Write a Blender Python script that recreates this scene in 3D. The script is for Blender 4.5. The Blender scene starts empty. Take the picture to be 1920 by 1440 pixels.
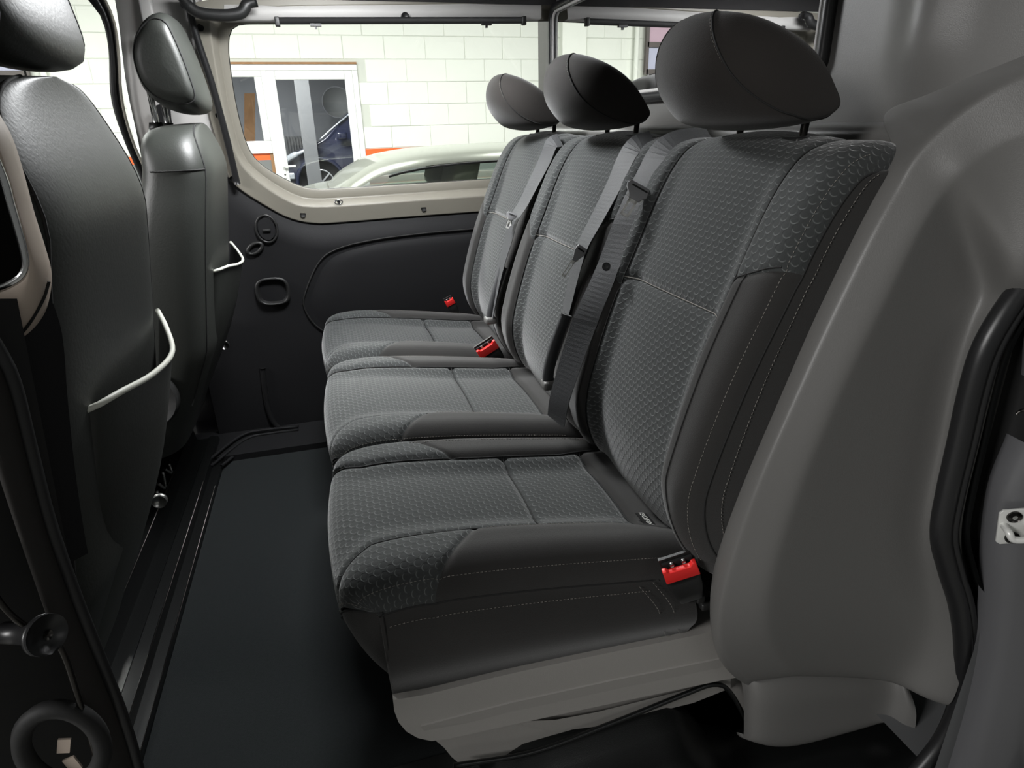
import bpy, bmesh, math, random
import numpy as np
from mathutils import Matrix, Vector
random.seed(7)
sc = bpy.context.scene
COL = sc.collection

# ------------------------------------------------------------------ camera
F_PX = 1186.0
def _n(v): v = np.array(v, float); return v/np.linalg.norm(v)
_Y = _n([-370, 475, 1186]); _Z = np.array([-73, 2906, -1186.]); _Z = _n(_Z-_Y*np.dot(_Z, _Y)); _X = _n(np.cross(_Z, _Y))
if _X[0] < 0: _X = -_X
M = np.array([_X, _Y, _Z])            # world axes in camera coordinates
CAM = np.array([0., 0., .95])
cd = bpy.data.cameras.new('camera'); cam = bpy.data.objects.new('camera', cd); COL.objects.link(cam)
cd.sensor_width = 36; cd.lens = 36*F_PX/1920; cd.clip_start = .01
mw = Matrix.Identity(4)
for i in range(3):
    mw[i][0] = M[i, 0]; mw[i][1] = M[i, 1]; mw[i][2] = -M[i, 2]; mw[i][3] = CAM[i]
cam.matrix_world = mw
sc.camera = cam

# ------------------------------------------------------------------ world, view, lamps
w = bpy.data.worlds.new('garage_ambient'); sc.world = w; w.use_nodes = True
w.node_tree.nodes['Background'].inputs[0].default_value = (.97, 1, .97, 1)
w.node_tree.nodes['Background'].inputs[1].default_value = .09
sc.view_settings.view_transform = 'Standard'; sc.view_settings.look = 'None'
sc.view_settings.gamma = 1; sc.view_settings.use_curve_mapping = False
sc.view_settings.exposure = .55
LAMPS = [  # x, y, z, length, energy : ceiling battens of the garage, each inside its own housing
    (-4.0, -1.0, 2.4, 1.5, 105), (1.3, -2.4, 2.75, 1.5, 5), (-.3, 5.2, 2.9, 1.5, 120), (2.4, 5.2, 2.9, 1.5, 95),
    (-2.8, 5.2, 2.9, 1.5, 110), (-4.2, 1.2, 2.9, 1.5, 90)]

DOME = (.06, 1.54, 11.)   # x, y, energy of the roof lamp

def ray(px, py):
    return _n(M @ np.array([px-960, 720-py, F_PX]))
def atY(px, py, y): r = ray(px, py); return CAM+r*y/r[1]
def atX(px, py, x): r = ray(px, py); return CAM+r*x/r[0]
def atZ(px, py, z): r = ray(px, py); return CAM+r*(z-.95)/r[2]
def march(px, py, fn, a=.3, b=4.):
    """first point on the ray where fn(p) turns positive"""
    r = ray(px, py); lo = a
    t = a
    while t < b:
        if fn(CAM+r*t) > 0: break
        lo = t; t += .02
    hi = t
    for _ in range(25):
        m = (lo+hi)/2
        if fn(CAM+r*m) > 0: hi = m
        else: lo = m
    return CAM+r*hi
def yfar(z): return 2.12-(z-.70)*.22          # the leaning far side of the van
def onfar(px, py, off=0):
    return march(px, py, lambda p: p[1]+off-yfar(p[2]))

# ------------------------------------------------------------------ materials
def lin(c):
    c = c/255.
    return c/12.92 if c <= .04045 else ((c+.055)/1.055)**2.4
def rgb(r, g, b, k=1.): return (lin(r)*k, lin(g)*k, lin(b)*k, 1)
MATS = {}
def mat(name, col, rough=.6, metal=0, bump=0, bscale=200, sheen=0, var=0, vscale=8, spec=.5, emit=0, coat=0):
    m = bpy.data.materials.new(name); m.use_nodes = True; nt = m.node_tree; b = nt.nodes['Principled BSDF']
    b.inputs['Base Color'].default_value = col; b.inputs['Roughness'].default_value = rough; b.inputs['Metallic'].default_value = metal
    b.inputs['Specular IOR Level'].default_value = spec
    if sheen: b.inputs['Sheen Weight'].default_value = sheen; b.inputs['Sheen Roughness'].default_value = .45
    if coat: b.inputs['Coat Weight'].default_value = coat
    if emit: b.inputs['Emission Color'].default_value = col; b.inputs['Emission Strength'].default_value = emit
    tc = nt.nodes.new('ShaderNodeTexCoord')
    if bump:
        n = nt.nodes.new('ShaderNodeTexNoise'); n.inputs['Scale'].default_value = bscale; n.inputs['Detail'].default_value = 3
        bp = nt.nodes.new('ShaderNodeBump'); bp.inputs['Strength'].default_value = bump; bp.inputs['Distance'].default_value = .002
        nt.links.new(tc.outputs['Object'], n.inputs['Vector']); nt.links.new(n.outputs[0], bp.inputs['Height']); nt.links.new(bp.outputs[0], b.inputs['Normal'])
    if var:
        n2 = nt.nodes.new('ShaderNodeTexNoise'); n2.inputs['Scale'].default_value = vscale; n2.inputs['Detail'].default_value = 4
        mx = nt.nodes.new('ShaderNodeMix'); mx.data_type = 'RGBA'
        mx.inputs[6].default_value = tuple(c*(1-var) for c in col[:3])+(1,); mx.inputs[7].default_value = tuple(min(1, c*(1+var)) for c in col[:3])+(1,)
        nt.links.new(tc.outputs['Object'], n2.inputs['Vector']); nt.links.new(n2.outputs[0], mx.inputs[0]); nt.links.new(mx.outputs[2], b.inputs['Base Color'])
    MATS[name] = m
    return m
def glass_mat(name, tint, ior=1.5):
    m = bpy.data.materials.new(name); m.use_nodes = True; nt = m.node_tree; nt.nodes.clear()
    o = nt.nodes.new('ShaderNodeOutputMaterial'); t = nt.nodes.new('ShaderNodeBsdfTransparent'); g = nt.nodes.new('ShaderNodeBsdfGlossy')
    f = nt.nodes.new('ShaderNodeFresnel'); mx = nt.nodes.new('ShaderNodeMixShader')
    t.inputs[0].default_value = tint; g.inputs['Roughness'].default_value = .0; f.inputs[0].default_value = ior
    nt.links.new(f.outputs[0], mx.inputs[0]); nt.links.new(t.outputs[0], mx.inputs[1]); nt.links.new(g.outputs[0], mx.inputs[2]); nt.links.new(mx.outputs[0], o.inputs[0])
    MATS[name] = m; return m

def pattern_fabric(name, base, light):
    """woven fabric embossed with staggered crescents; UV in metres"""
    m = bpy.data.materials.new(name); m.use_nodes = True; nt = m.node_tree; b = nt.nodes['Principled BSDF']
    b.inputs['Roughness'].default_value = .85; b.inputs['Sheen Weight'].default_value = .35; b.inputs['Sheen Roughness'].default_value = .4
    b.inputs['Specular IOR Level'].default_value = .25
    L = nt.links.new
    uv = nt.nodes.new('ShaderNodeUVMap')
    def math_(op, a, bb=None, c=None):
        n = nt.nodes.new('ShaderNodeMath'); n.operation = op
        for i, v in enumerate((a, bb, c)):
            if v is None: continue
            if isinstance(v, (int, float)): n.inputs[i].default_value = v
            else: L(v, n.inputs[i])
        return n.outputs[0]
    sp = nt.nodes.new('ShaderNodeSeparateXYZ'); L(uv.outputs[0], sp.inputs[0])
    PX, PY, R, W = .0150, .0175, .0050, .0008
    def cres(ox, oy):
        x = math_('MULTIPLY', math_('SUBTRACT', math_('FRACT', math_('ADD', math_('DIVIDE', sp.outputs[0], PX), ox)), .5), PX)
        y = math_('MULTIPLY', math_('SUBTRACT', math_('FRACT', math_('ADD', math_('DIVIDE', sp.outputs[1], PY), oy)), .5), PY)
        y = math_('SUBTRACT', y, .001)
        r = math_('SQRT', math_('ADD', math_('MULTIPLY', x, x), math_('MULTIPLY', y, y)))
        d = math_('ABSOLUTE', math_('SUBTRACT', r, R))
        mr = nt.nodes.new('ShaderNodeMapRange'); mr.interpolation_type = 'SMOOTHSTEP'
        L(d, mr.inputs[0]); mr.inputs[1].default_value = 0; mr.inputs[2].default_value = W*1.5; mr.inputs[3].default_value = 1; mr.inputs[4].default_value = 0
        m2 = nt.nodes.new('ShaderNodeMapRange'); m2.interpolation_type = 'SMOOTHSTEP'
        L(y, m2.inputs[0]); m2.inputs[1].default_value = -.0045; m2.inputs[2].default_value = -.0008; m2.inputs[3].default_value = 1; m2.inputs[4].default_value = 0
        ridge = math_('MULTIPLY', mr.outputs[0], m2.outputs[0])
        m3 = nt.nodes.new('ShaderNodeMapRange'); m3.interpolation_type = 'SMOOTHSTEP'
        L(r, m3.inputs[0]); m3.inputs[1].default_value = R*.9; m3.inputs[2].default_value = R*1.25; m3.inputs[3].default_value = 1; m3.inputs[4].default_value = 0
        return ridge, m3.outputs[0]
    r1, d1 = cres(0, 0); r2, d2 = cres(.5, .5)
    ridge = math_('MAXIMUM', r1, r2); dome = math_('MAXIMUM', d1, d2)
    h = math_('ADD', math_('MULTIPLY', ridge, .55), math_('MULTIPLY', dome, .45))
    nz = nt.nodes.new('ShaderNodeTexNoise'); nz.inputs['Scale'].default_value = 1400; nz.inputs['Detail'].default_value = 2; L(uv.outputs[0], nz.inputs['Vector'])
    h2 = math_('ADD', h, math_('MULTIPLY', nz.outputs[0], .25))
    bp = nt.nodes.new('ShaderNodeBump'); bp.inputs['Strength'].default_value = .55; bp.inputs['Distance'].default_value = .0014
    L(h2, bp.inputs['Height']); L(bp.outputs[0], b.inputs['Normal'])
    mx = nt.nodes.new('ShaderNodeMix'); mx.data_type = 'RGBA'; mx.inputs[6].default_value = base; mx.inputs[7].default_value = light
    L(math_('MULTIPLY', ridge, .8), mx.inputs[0])
    L(mx.outputs[2], b.inputs['Base Color'])
    MATS[name] = m; return m

pattern_fabric('pattern_fabric', rgb(53, 55, 55), rgb(104, 107, 106))
mat('suede', rgb(44, 43, 42), .9, bump=.25, bscale=900, sheen=.3, spec=.2, var=.12, vscale=14)
mat('suede_head', rgb(42, 39, 37), .85, bump=.25, bscale=900, sheen=.25, spec=.25)
mat('thread', rgb(128, 124, 118), .8)
mat('seam', rgb(24, 24, 24), .8)
mat('webbing', rgb(50, 51, 53), .6, bump=.3, bscale=700, sheen=.2)
mat('black_plastic', rgb(30, 30, 30), .45, bump=.08, bscale=500)
mat('matte_black', rgb(20, 20, 20), .7)
mat('gloss_black', rgb(16, 17, 17), .32, bump=.1, bscale=600)
mat('rubber', rgb(30, 30, 31), .38, bump=.04, bscale=300)
mat('grey_plastic', rgb(99, 98, 96), .42, bump=.12, bscale=900, var=.02, vscale=3)
mat('base_plastic', rgb(150, 147, 143), .5, bump=.12, bscale=900)
mat('frame_beige', rgb(132, 128, 118), .45, bump=.04, bscale=600)
mat('pillar_grey', rgb(178, 176, 174), .55)
mat('pillar_beige', rgb(196, 180, 166), .5)
mat('pillar_dark', rgb(36, 33, 31), .75, bump=.1, bscale=500)
mat('trim_dark', rgb(21, 21, 23), .7, spec=.3, bump=.15, bscale=800)
mat('carpet', rgb(37, 40, 41), .95, bump=.8, bscale=1500, sheen=.05, spec=.1, var=.3, vscale=260)
mat('leather', rgb(46, 48, 45), .48, bump=.12, bscale=260, spec=.5)
mat('chrome', rgb(210, 210, 210), .18, metal=1)
mat('steel', rgb(190, 190, 188), .3, metal=1)
mat('dark_steel', rgb(70, 68, 66), .3, metal=1)
mat('piping', rgb(215, 216, 205), .5)
mat('red', rgb(225, 40, 38), .4)
mat('label_black', rgb(20, 20, 20), .6)
mat('label_white', rgb(215, 215, 210), .6)
mat('headliner', rgb(50, 49, 50), .9)
mat('jamb_paint', rgb(90, 90, 92), .4, coat=.3)
mat('tongue_grey', rgb(135, 135, 137), .45)
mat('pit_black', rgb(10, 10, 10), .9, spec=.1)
mat('van_paint', rgb(30, 30, 36), .25, coat=.6)
mat('zinc', rgb(214, 214, 210), .35, metal=.15)
mat('block_white', rgb(233, 236, 228), .8, bump=.35, bscale=45, var=.02, vscale=6)
mat('mortar', rgb(205, 208, 200), .9)
mat('orange', rgb(240, 104, 42), .6)
mat('garage_grey', rgb(120, 122, 122), .7)
mat('upvc', rgb(236, 238, 236), .35)
mat('timber', rgb(150, 112, 76), .7, var=.3, vscale=20)
mat('concrete', rgb(140, 140, 136), .6, var=.15, vscale=3)
mat('room_grey', rgb(128, 130, 134), .8)
mat('room_dark', rgb(96, 97, 98), .8)
mat('car_silver', rgb(150, 153, 143), .3, metal=.4, coat=.5)
mat('car_blue', rgb(24, 28, 48), .25, coat=.8)
mat('car_cream', rgb(206, 206, 186), .8)
mat('tyre', rgb(28, 28, 28), .8)
mat('alloy', rgb(200, 202, 204), .35, metal=.7)
mat('lens_clear', rgb(200, 205, 210), .1, metal=.6)
mat('blind_pink', rgb(205, 176, 192), .6)
mat('blind_lilac', rgb(190, 192, 214), .6)
mat('blind_bar', rgb(96, 90, 88), .6)
mat('lamp_white', (1, 1, 1, 1), .5, emit=6)
mat('lamp_body', rgb(220, 220, 220), .5)
glass_mat('glass', (.975, .985, .972, 1)); glass_mat('glass_office', (.85, .86, .87, 1)); glass_mat('glass_dark', (.35, .36, .36, 1), 1.55); glass_mat('glass_car', (.93, .975, .945, 1))

# ------------------------------------------------------------------ mesh helpers
def empty(name, loc, label=None, cat=None, group=None, kind=None):
    o = bpy.data.objects.new(name, None); COL.objects.link(o); o.location = loc; o.empty_display_size = .05
    return tag(o, label, cat, group, kind)
def tag(o, label=None, cat=None, group=None, kind=None):
    if label: o['label'] = label
    if cat: o['category'] = cat
    if group: o['group'] = group
    if kind: o['kind'] = kind
    return o
def worldloc(o):
    v = Vector((0, 0, 0))
    while o: v = v+o.location; o = o.parent
    return v
def mesh(name, verts, faces, material, parent=None, smooth=True, uvs=None, sub=0, solid=0, bevel=0, loc=None):
    me = bpy.data.meshes.new(name)
    verts = np.array(verts, float).reshape(-1, 3)
    if parent: off = np.array(worldloc(parent))
    else: off = np.array(loc) if loc is not None else np.array([verts[:, 0].mean(), verts[:, 1].mean(), verts[:, 2].min()])
    me.from_pydata([tuple(v) for v in verts-off], [], [tuple(int(i) for i in f) for f in faces])
    me.materials.append(MATS[material])
    if uvs is not None:
        ul = me.uv_layers.new(name='UVMap'); uvs = np.array(uvs, float)
        idx = np.empty(len(me.loops), int); me.loops.foreach_get('vertex_index', idx)
        ul.data.foreach_set('uv', uvs[idx].ravel())
    if smooth: me.polygons.foreach_set('use_smooth', [True]*len(me.polygons))
    me.update()
    o = bpy.data.objects.new(name, me); COL.objects.link(o)
    if parent: o.parent = parent
    else: o.location = off
    if solid:
        md = o.modifiers.new('solid', 'SOLIDIFY'); md.thickness = abs(solid); md.offset = -1 if solid > 0 else 1
    if bevel:
        md = o.modifiers.new('bevel', 'BEVEL'); md.width = bevel; md.segments = 3; md.limit_method = 'ANGLE'; md.angle_limit = math.radians(40)
    if sub:
        md = o.modifiers.new('sub', 'SUBSURF'); md.levels = sub; md.render_levels = sub
    return o
def gridfaces(nu, nv, cu=False, cv=False, base=0, flip=False):
    F = []
    for i in range(nu if cu else nu-1):
        for j in range(nv if cv else nv-1):
            a = i*nv+j; b = ((i+1) % nu)*nv+j; c = ((i+1) % nu)*nv+(j+1) % nv; d = i*nv+(j+1) % nv
            F.append((base+a, base+d, base+c, base+b) if flip else (base+a, base+b, base+c, base+d))
    return F
def grid(name, rows, material, parent=None, cu=False, cv=False, flip=False, **k):
    rows = np.array(rows, float); nu, nv = rows.shape[:2]
    return mesh(name, rows.reshape(-1, 3), gridfaces(nu, nv, cu, cv, flip=flip), material, parent, **k)
def spline(P, n, closed=False):
    """catmull-rom through P resampled to n points by arc length"""
    P = np.array(P, float); m = len(P); out = []
    K = m if closed else m-1
    for i in range(K):
        p0 = P[(i-1) % m] if closed or i > 0 else 2*P[0]-P[1]
        p1 = P[i]; p2 = P[(i+1) % m]; p3 = P[(i+2) % m] if closed or i+2 < m else 2*P[-1]-P[-2]
        for t in np.linspace(0, 1, 16, endpoint=False):
            out.append(.5*((2*p1)+(-p0+p2)*t+(2*p0-5*p1+4*p2-p3)*t*t+(-p0+3*p1-3*p2+p3)*t**3))
    out.append(P[0] if closed else P[-1]); out = np.array(out)
    s = np.concatenate([[0], np.cumsum(np.linalg.norm(np.diff(out, axis=0), axis=1))])
    q = np.linspace(0, s[-1], n+1 if closed else n)
    if closed: q = q[:-1]
    return np.stack([np.interp(q, s, out[:, k]) for k in range(out.shape[1])], 1)
def tube_geo(path, r, n=8, closed=False, caps=True, ry=None):
    P = np.array(path, float); m = len(P); V = []; up = None
    rr = r if hasattr(r, '__len__') else [r]*m
    for i in range(m):
        t = _n(P[(i+1) % m]-P[i-1]) if closed else _n(P[min(i+1, m-1)]-P[max(i-1, 0)])
        if up is None:
            a = np.array([0, 0, 1.]) if abs(t[2]) < .9 else np.array([0, 1., 0]); up = _n(a-t*np.dot(a, t))
        up = _n(up-t*np.dot(up, t)); s = np.cross(t, up)
        for k in range(n):
            a = 2*math.pi*k/n
            V.append(P[i]+rr[i]*(math.cos(a)*up+(ry/r if ry else 1)*math.sin(a)*s))
    F = gridfaces(m, n, closed, True)
    if caps and not closed: F += [tuple(range(n))[::-1], tuple(range((m-1)*n, m*n))]
    return V, F
def tube(name, path, r, material, parent=None, n=8, closed=False, **k):
    ry = k.pop('ry', None)
    V, F = tube_geo(path, r, n, closed, ry=ry)
    return mesh(name, V, F, material, parent, **k)
class MB:
    def __init__(s): s.V = []; s.F = []
    def add(s, V, F):
        b = len(s.V); s.V += [tuple(v) for v in V]; s.F += [tuple(i+b for i in f) for f in F]; return s
    def box(s, c, d, R=None):
        c = np.array(c, float); d = np.array(d, float)/2
        V = []
        for z in (-1, 1):
            for y in (-1, 1):
                for x in (-1, 1):
                    v = np.array([x, y, z])*d
                    V.append(c+(R @ v if R is not None else v))
        return s.add(V, [(0, 2, 3, 1), (4, 5, 7, 6), (0, 1, 5, 4), (2, 6, 7, 3), (0, 4, 6, 2), (1, 3, 7, 5)])
    def cyl(s, a, b, r, n=16, r2=None):
        V, F = tube_geo([a, b], [r, r2 if r2 is not None else r], n); return s.add(V, F)
    def build(s, name, material, parent=None, **k): return mesh(name, s.V, s.F, material, parent, **k)
def box(name, c, d, material, parent=None, bevel=.003, R=None, **k):
    return MB().box(c, d, R).build(name, material, parent, bevel=bevel, smooth=True if bevel else False, **k)
def rotm(ax, a):
    return np.array(Matrix.Rotation(a, 3, ax))
def frame_from(xd, zd):
    z = _n(zd); x = _n(np.array(xd)-z*np.dot(xd, z)); y = np.cross(z, x)
    return np.array([x, y, z]).T
def prism(name, outline, vec, material, parent=None, **k):
    O = np.array(outline, float); n = len(O); V = np.concatenate([O, O+np.array(vec)])
    F = [tuple(range(n)), tuple(range(2*n-1, n-1, -1))]+[(i, i+n, (i+1) % n+n, (i+1) % n) for i in range(n)]
    return mesh(name, V, F, material, parent, **k)
def stitches(name, path, parent, length=.0032, gap=.0022, r=.00045, material='thread', lift=(0, 0, 0)):
    P = np.array(path, float); s = np.concatenate([[0], np.cumsum(np.linalg.norm(np.diff(P, axis=0), axis=1))])
    at_ = lambda q: np.array([np.interp(q, s, P[:, k]) for k in range(3)])+np.array(lift)
    b = MB(); q = 0
    while q+length < s[-1]:
        V, F = tube_geo([at_(q), at_(q+length*.5), at_(q+length)], r, 4); b.add(V, F); q += length+gap
    return b.build(name, material, parent)
def smooth01(x): x = np.clip(x, 0, 1); return x*x*(3-2*x)

# ------------------------------------------------------------------ VAN SHELL: floor
floor = empty('floor', (0, 1.3, 0), kind='structure')
MB().box((.12, 1.37, -.02), (1.04, 1.34, .04)).build('carpet', 'carpet', floor, smooth=False)
# black floor sill under the bench end and step tread
rows = []
for y, z in [(.42, -.14), (.50, -.13), (.515, -.12), (.53, -.02), (.56, .006), (.60, .012), (.64, .03), (.66, .055), (.69, .06), (.73, .06)]:
    row = []
    for x in np.linspace(-.30, 1.05, 34):
        k = smooth01((x-.10)/.10)*(1-.9*smooth01((x-.47)/.10))
        hump = .018*math.exp(-((x-.40)/.10)**2)*math.exp(-((y-.60)/.04)**2)
        row.append((x, y, (z if z < .013 else .012+(z-.012)*k)+hump-.075*smooth01((x-.44)/.10)))
    rows.append(row)
MB().box((.4, .48, -.24), (1.6, .5, .02)).box((.4, .74, -.13), (1.6, .02, .24)).build('step_well', 'matte_black', floor, smooth=False)
grid('sill_cover', rows, 'gloss_black', floor, flip=True)
# far step edge mouldings
for i, (pts, m_) in enumerate([([(385, 868), (452, 817), (500, 806), (560, 800)], 'trim_dark'), ([(395, 874), (460, 824), (505, 813), (560, 806)], 'trim_dark'), ([(415, 874), (470, 832), (520, 820), (570, 812)], 'trim_dark')]):
    tube('step_ridge', spline([atZ(a, b, .03-.008*i) for a, b in pts], 24), .005, m_, floor)
MB().box((-.22, 2.02, -.005), (.62, .20, .05)).build('step_plate', 'trim_dark', floor, smooth=False)

# cross-member under the front seats: black pressed ledge with bright edges
ledge = empty('seat_platform', (-.62, 1.3, 0), kind='structure')
prof = [(-.40, -.01), (-.402, .012), (-.425, .016), (-.428, .034), (-.452, .038), (-.458, .030), (-.492, .030), (-.498, .075), (-.56, .085), (-1.3, .085)]
grid('ledge', [[(x, y, z) for x, z in prof] for y in np.linspace(.60, 2.05, 12)], 'gloss_black', ledge, smooth=False, flip=True)
for x, z in [(-.403, .013), (-.429, .035), (-.499, .076)]:
    MB().cyl((x, .62, z), (x, 1.75, z), .0016, 6).build('ledge_edge', 'dark_steel', ledge)  # thin steel-coloured line along each edge of the ledge
MB().cyl((-.52, 1.22, .082), (-.52, 1.22, .089), .022, 24).build('floor_plug', 'black_plastic', ledge)
MB().box((-.535, 1.12, .09), (.05, .12, .008)).build('rail_bracket', 'dark_steel', ledge)
for y, s in [(1.62, .03), (1.55, .02), (1.70, .018)]:
    V, F = tube_geo(spline([(-.50, y-.01, .12), (-.49, y, .10), (-.495, y+s, .10+s)], 10), .004, 6)
    mesh('hook', V, F, 'steel', ledge)

# ------------------------------------------------------------------ far wall
wall_far = empty('wall_far', (0, 2.1, 0), kind='structure')
# lower trim panel
ytrim = lambda z: 2.075+.02*math.cos(z*2.5)
tl_ = spline([onfar(*p, .012) for p in [(250, 140), (330, 262), (400, 310), (440, 342), (500, 382), (545, 405), (590, 414), (640, 412), (750, 403), (885, 393), (1085, 380), (1180, 375)]], 60)
rows = []
for k in np.linspace(0, 1, 26):
    rows.append([(p[0], ytrim(z) if k > .06 else ytrim(z)*.5+p[1]*.5 if k > 0 else p[1], z) for p in tl_ for z in [p[2]*(1-k)-.02*k]])
grid('trim_panel', rows, 'trim_dark', wall_far, flip=True)
def onw(px, py, off=0):
    return march(px, py, lambda p: p[1]+off-(2.075+.02*math.cos(p[2]*2.5)))
edge = spline([onw(*p, .004) for p in [(640, 640), (592, 610), (570, 575), (574, 545), (598, 492), (632, 467), (700, 450), (790, 438), (880, 430), (960, 424)]], 60)
tube('groove', edge, .0026, 'matte_black', wall_far, n=6)
inner = spline([onw(*p, .0) for p in [(650, 632), (604, 606), (582, 575), (586, 548), (608, 499), (638, 476), (702, 459), (790, 447), (880, 439), (960, 433)]], 40)
O = [tuple(p) for p in inner]+[tuple(onw(960, 640))]
c = np.mean(O, axis=0)
# padded inset of the trim, bulging a little towards the bench
rows = []
for k, kk in enumerate(np.linspace(0, 1, 8)):
    rows.append([np.array(p)*(1-kk)+c*kk+np.array([0, -.010*math.sqrt(1-(1-kk)**2), 0]) for p in O])
grid('inset_pad', rows, 'trim_dark', wall_far, cv=True)
cc = onw(500, 429, .003)
V, F = tube_geo([cc+np.array([.030*math.cos(a), 0, .040*math.sin(a)]) for a in np.linspace(0, 2*math.pi, 32, endpoint=False)], .004, 6, True)
mesh('cover_ring', V, F, 'black_plastic', wall_far)
prism('access_cover', [cc+np.array([.024*math.cos(a), -.004, .033*math.sin(a)]) for a in np.linspace(0, 2*math.pi, 28, endpoint=False)], (0, .006, 0), 'trim_dark', wall_far, smooth=False)
MB().box(cc+np.array([0, -.006, -.004]), (.022, .006, .008)).build('cover_latch', 'matte_black', wall_far)
hc = onw(478, 466, .004)
V, F = tube_geo([hc+np.array([.022*math.cos(a)*(1 if abs(math.cos(a)) < .8 else 1), 0, .014*math.sin(a)+.008*math.cos(a)]) for a in np.linspace(0, 2*math.pi, 20, endpoint=False)], .006, 6, True)
mesh('pull_slot', V, F, 'black_plastic', wall_far)
bc = onw(512, 546, .002)
rows = []
for r_, d_ in [(1.12, -.004), (1.0, -.010), (.92, -.004), (.75, .018), (.4, .03), (.02, .032)]:
    rows.append([bc+np.array([.046*r_*np.sign(math.cos(a))*abs(math.cos(a))**.7, d_-.003, .040*r_*np.sign(math.sin(a))*abs(math.sin(a))**.7]) for a in np.linspace(0, 2*math.pi, 32, endpoint=False)])
grid('cup_recess', rows, 'black_plastic', wall_far, cv=True, flip=True)
# rounded rubber seal of the far sliding door running down to the floor
tube('door_gasket', spline([onw(*p, .002) for p in [(492, 690), (497, 735), (503, 768), (515, 795), (545, 815), (590, 827), (640, 832), (700, 838)]], 60), .009, 'rubber', wall_far, n=10)
MB().box((.0, 2.19, .20), (3.2, .03, 1.0)).build('light_block_skin', 'van_paint', wall_far, smooth=False)  # unseen body panel, added to block light leaking through the trim gaps
# far B pillar between driver door and side window
def strip(name, left, right, material, parent, bulge=.02, n=30, m=9, off=.0, fn=None):
    fn = fn or onfar
    A = spline([fn(*p, off) for p in left], n); B = spline([fn(*p, off) for p in right], n)
    rows = []
    for a, b in zip(A, B):
        rows.append([a*(1-t)+b*t+np.array([0, -bulge*math.sin(math.pi*t)**.7, 0]) for t in np.linspace(0, 1, m)])
    return grid(name, rows, material, parent)
strip('pillar_trim', [(205, -60), (222, 40), (237, 160), (262, 280), (285, 420), (300, 560)], [(380, -60), (380, 40), (400, 150), (425, 260), (448, 360), (465, 560)], 'pillar_grey', wall_far, bulge=.03)
tube('pillar_seal', spline([onfar(*p, .045) for p in [(352, -20), (358, 30), (372, 80), (398, 160), (425, 260), (445, 345)]], 40), .009, 'rubber', wall_far)
hb = onfar(276, 22, .04)
MB().box(hb, (.03, .02, .07)).build('belt_guide', 'pillar_grey', wall_far, bevel=.006)
MB().cyl(hb+np.array([0, -.02, -.05]), hb+np.array([0, .0, -.05]), .014, 16).build('belt_bolt', 'lamp_body', wall_far)
strip('pillar_belt', [(285, 200), (287, 300), (290, 420)], [(318, 190), (330, 300), (345, 420)], 'trim_dark', wall_far, bulge=.003, off=.045)

# far side window: pressed metal surround, glass, screws
window_1 = empty('window_1', (.2, 2.1, .75), kind='structure')
hole = [(1085, 327), (900, 337), (760, 346), (640, 353), (598, 355), (566, 350), (530, 334), (490, 309), (468, 283), (454, 245), (441, 190), (431, 125), (428, 88), (432, 60), (450, 46), (520, 44), (760, 42), (1085, 38)]
lip = [(1085, 356), (890, 368), (760, 377), (640, 386), (575, 387), (545, 379), (500, 352), (458, 315), (440, 282), (428, 240), (414, 180), (402, 110), (396, 70), (392, 40), (402, 22), (520, 12), (760, 8), (1085, 0)]
outer = [(1085, 385), (885, 398), (750, 408), (640, 417), (590, 419), (545, 410), (500, 387), (440, 346), (420, 305), (402, 250), (385, 180), (375, 110), (370, 70), (366, 40), (366, 4), (520, -6), (760, -10), (1085, -16)]
midp = [((a*.45+c_*.55), (b*.45+d*.55)) for (a, b), (c_, d) in zip(hole, lip)]
H = spline([onfar(*p, -.012) for p in hole], 120); Md = spline([onfar(*p, -.010) for p in midp], 120); Lp = spline([onfar(*p, .030) for p in lip], 120); Ou = spline([onfar(*p, .026) for p in outer], 120)
H0 = spline([onfar(*p, -.022) for p in hole], 120)
O2 = Ou+np.array([0, .05, 0])
grid('surround', [H0, H, H*.9+Md*.1+np.array([0, -.003, 0]), Md*.92+H*.08, Md, Md*.85+Lp*.15, Lp*.85+Md*.15, Lp, Lp*.9+Ou*.1, Ou*.94+Lp*.06, Ou, O2], 'frame_beige', window_1)
tube('glass_gasket', H0, .0022, 'rubber', window_1, n=6)
GP = spline([onfar(*p, -.020) for p in hole], 120)
prism('pane', GP, (0, .004, 0), 'glass', window_1, smooth=False)
for p in [(568, 402), (794, 391), (376, 52), (410, 216), (436, 336)]:
    q = onfar(*p, .026); MB().cyl(q+np.array([0, .004, 0]), q+np.array([0, -.003, 0]), .0085, 20).build('screw', 'matte_black', window_1)
q = onfar(635, 379, .026)
V, F = tube_geo([q+np.array([.012*math.cos(a), 0, .006*math.sin(a)]) for a in np.linspace(0, 2*math.pi, 20, endpoint=False)], .002, 6, True)
mesh('press_stud', V, F, 'chrome', window_1)
MB().cyl(q+np.array([0, .004, 0]), q+np.array([0, -.005, 0]), .005, 12).build('stud_core', 'matte_black', window_1)

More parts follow.
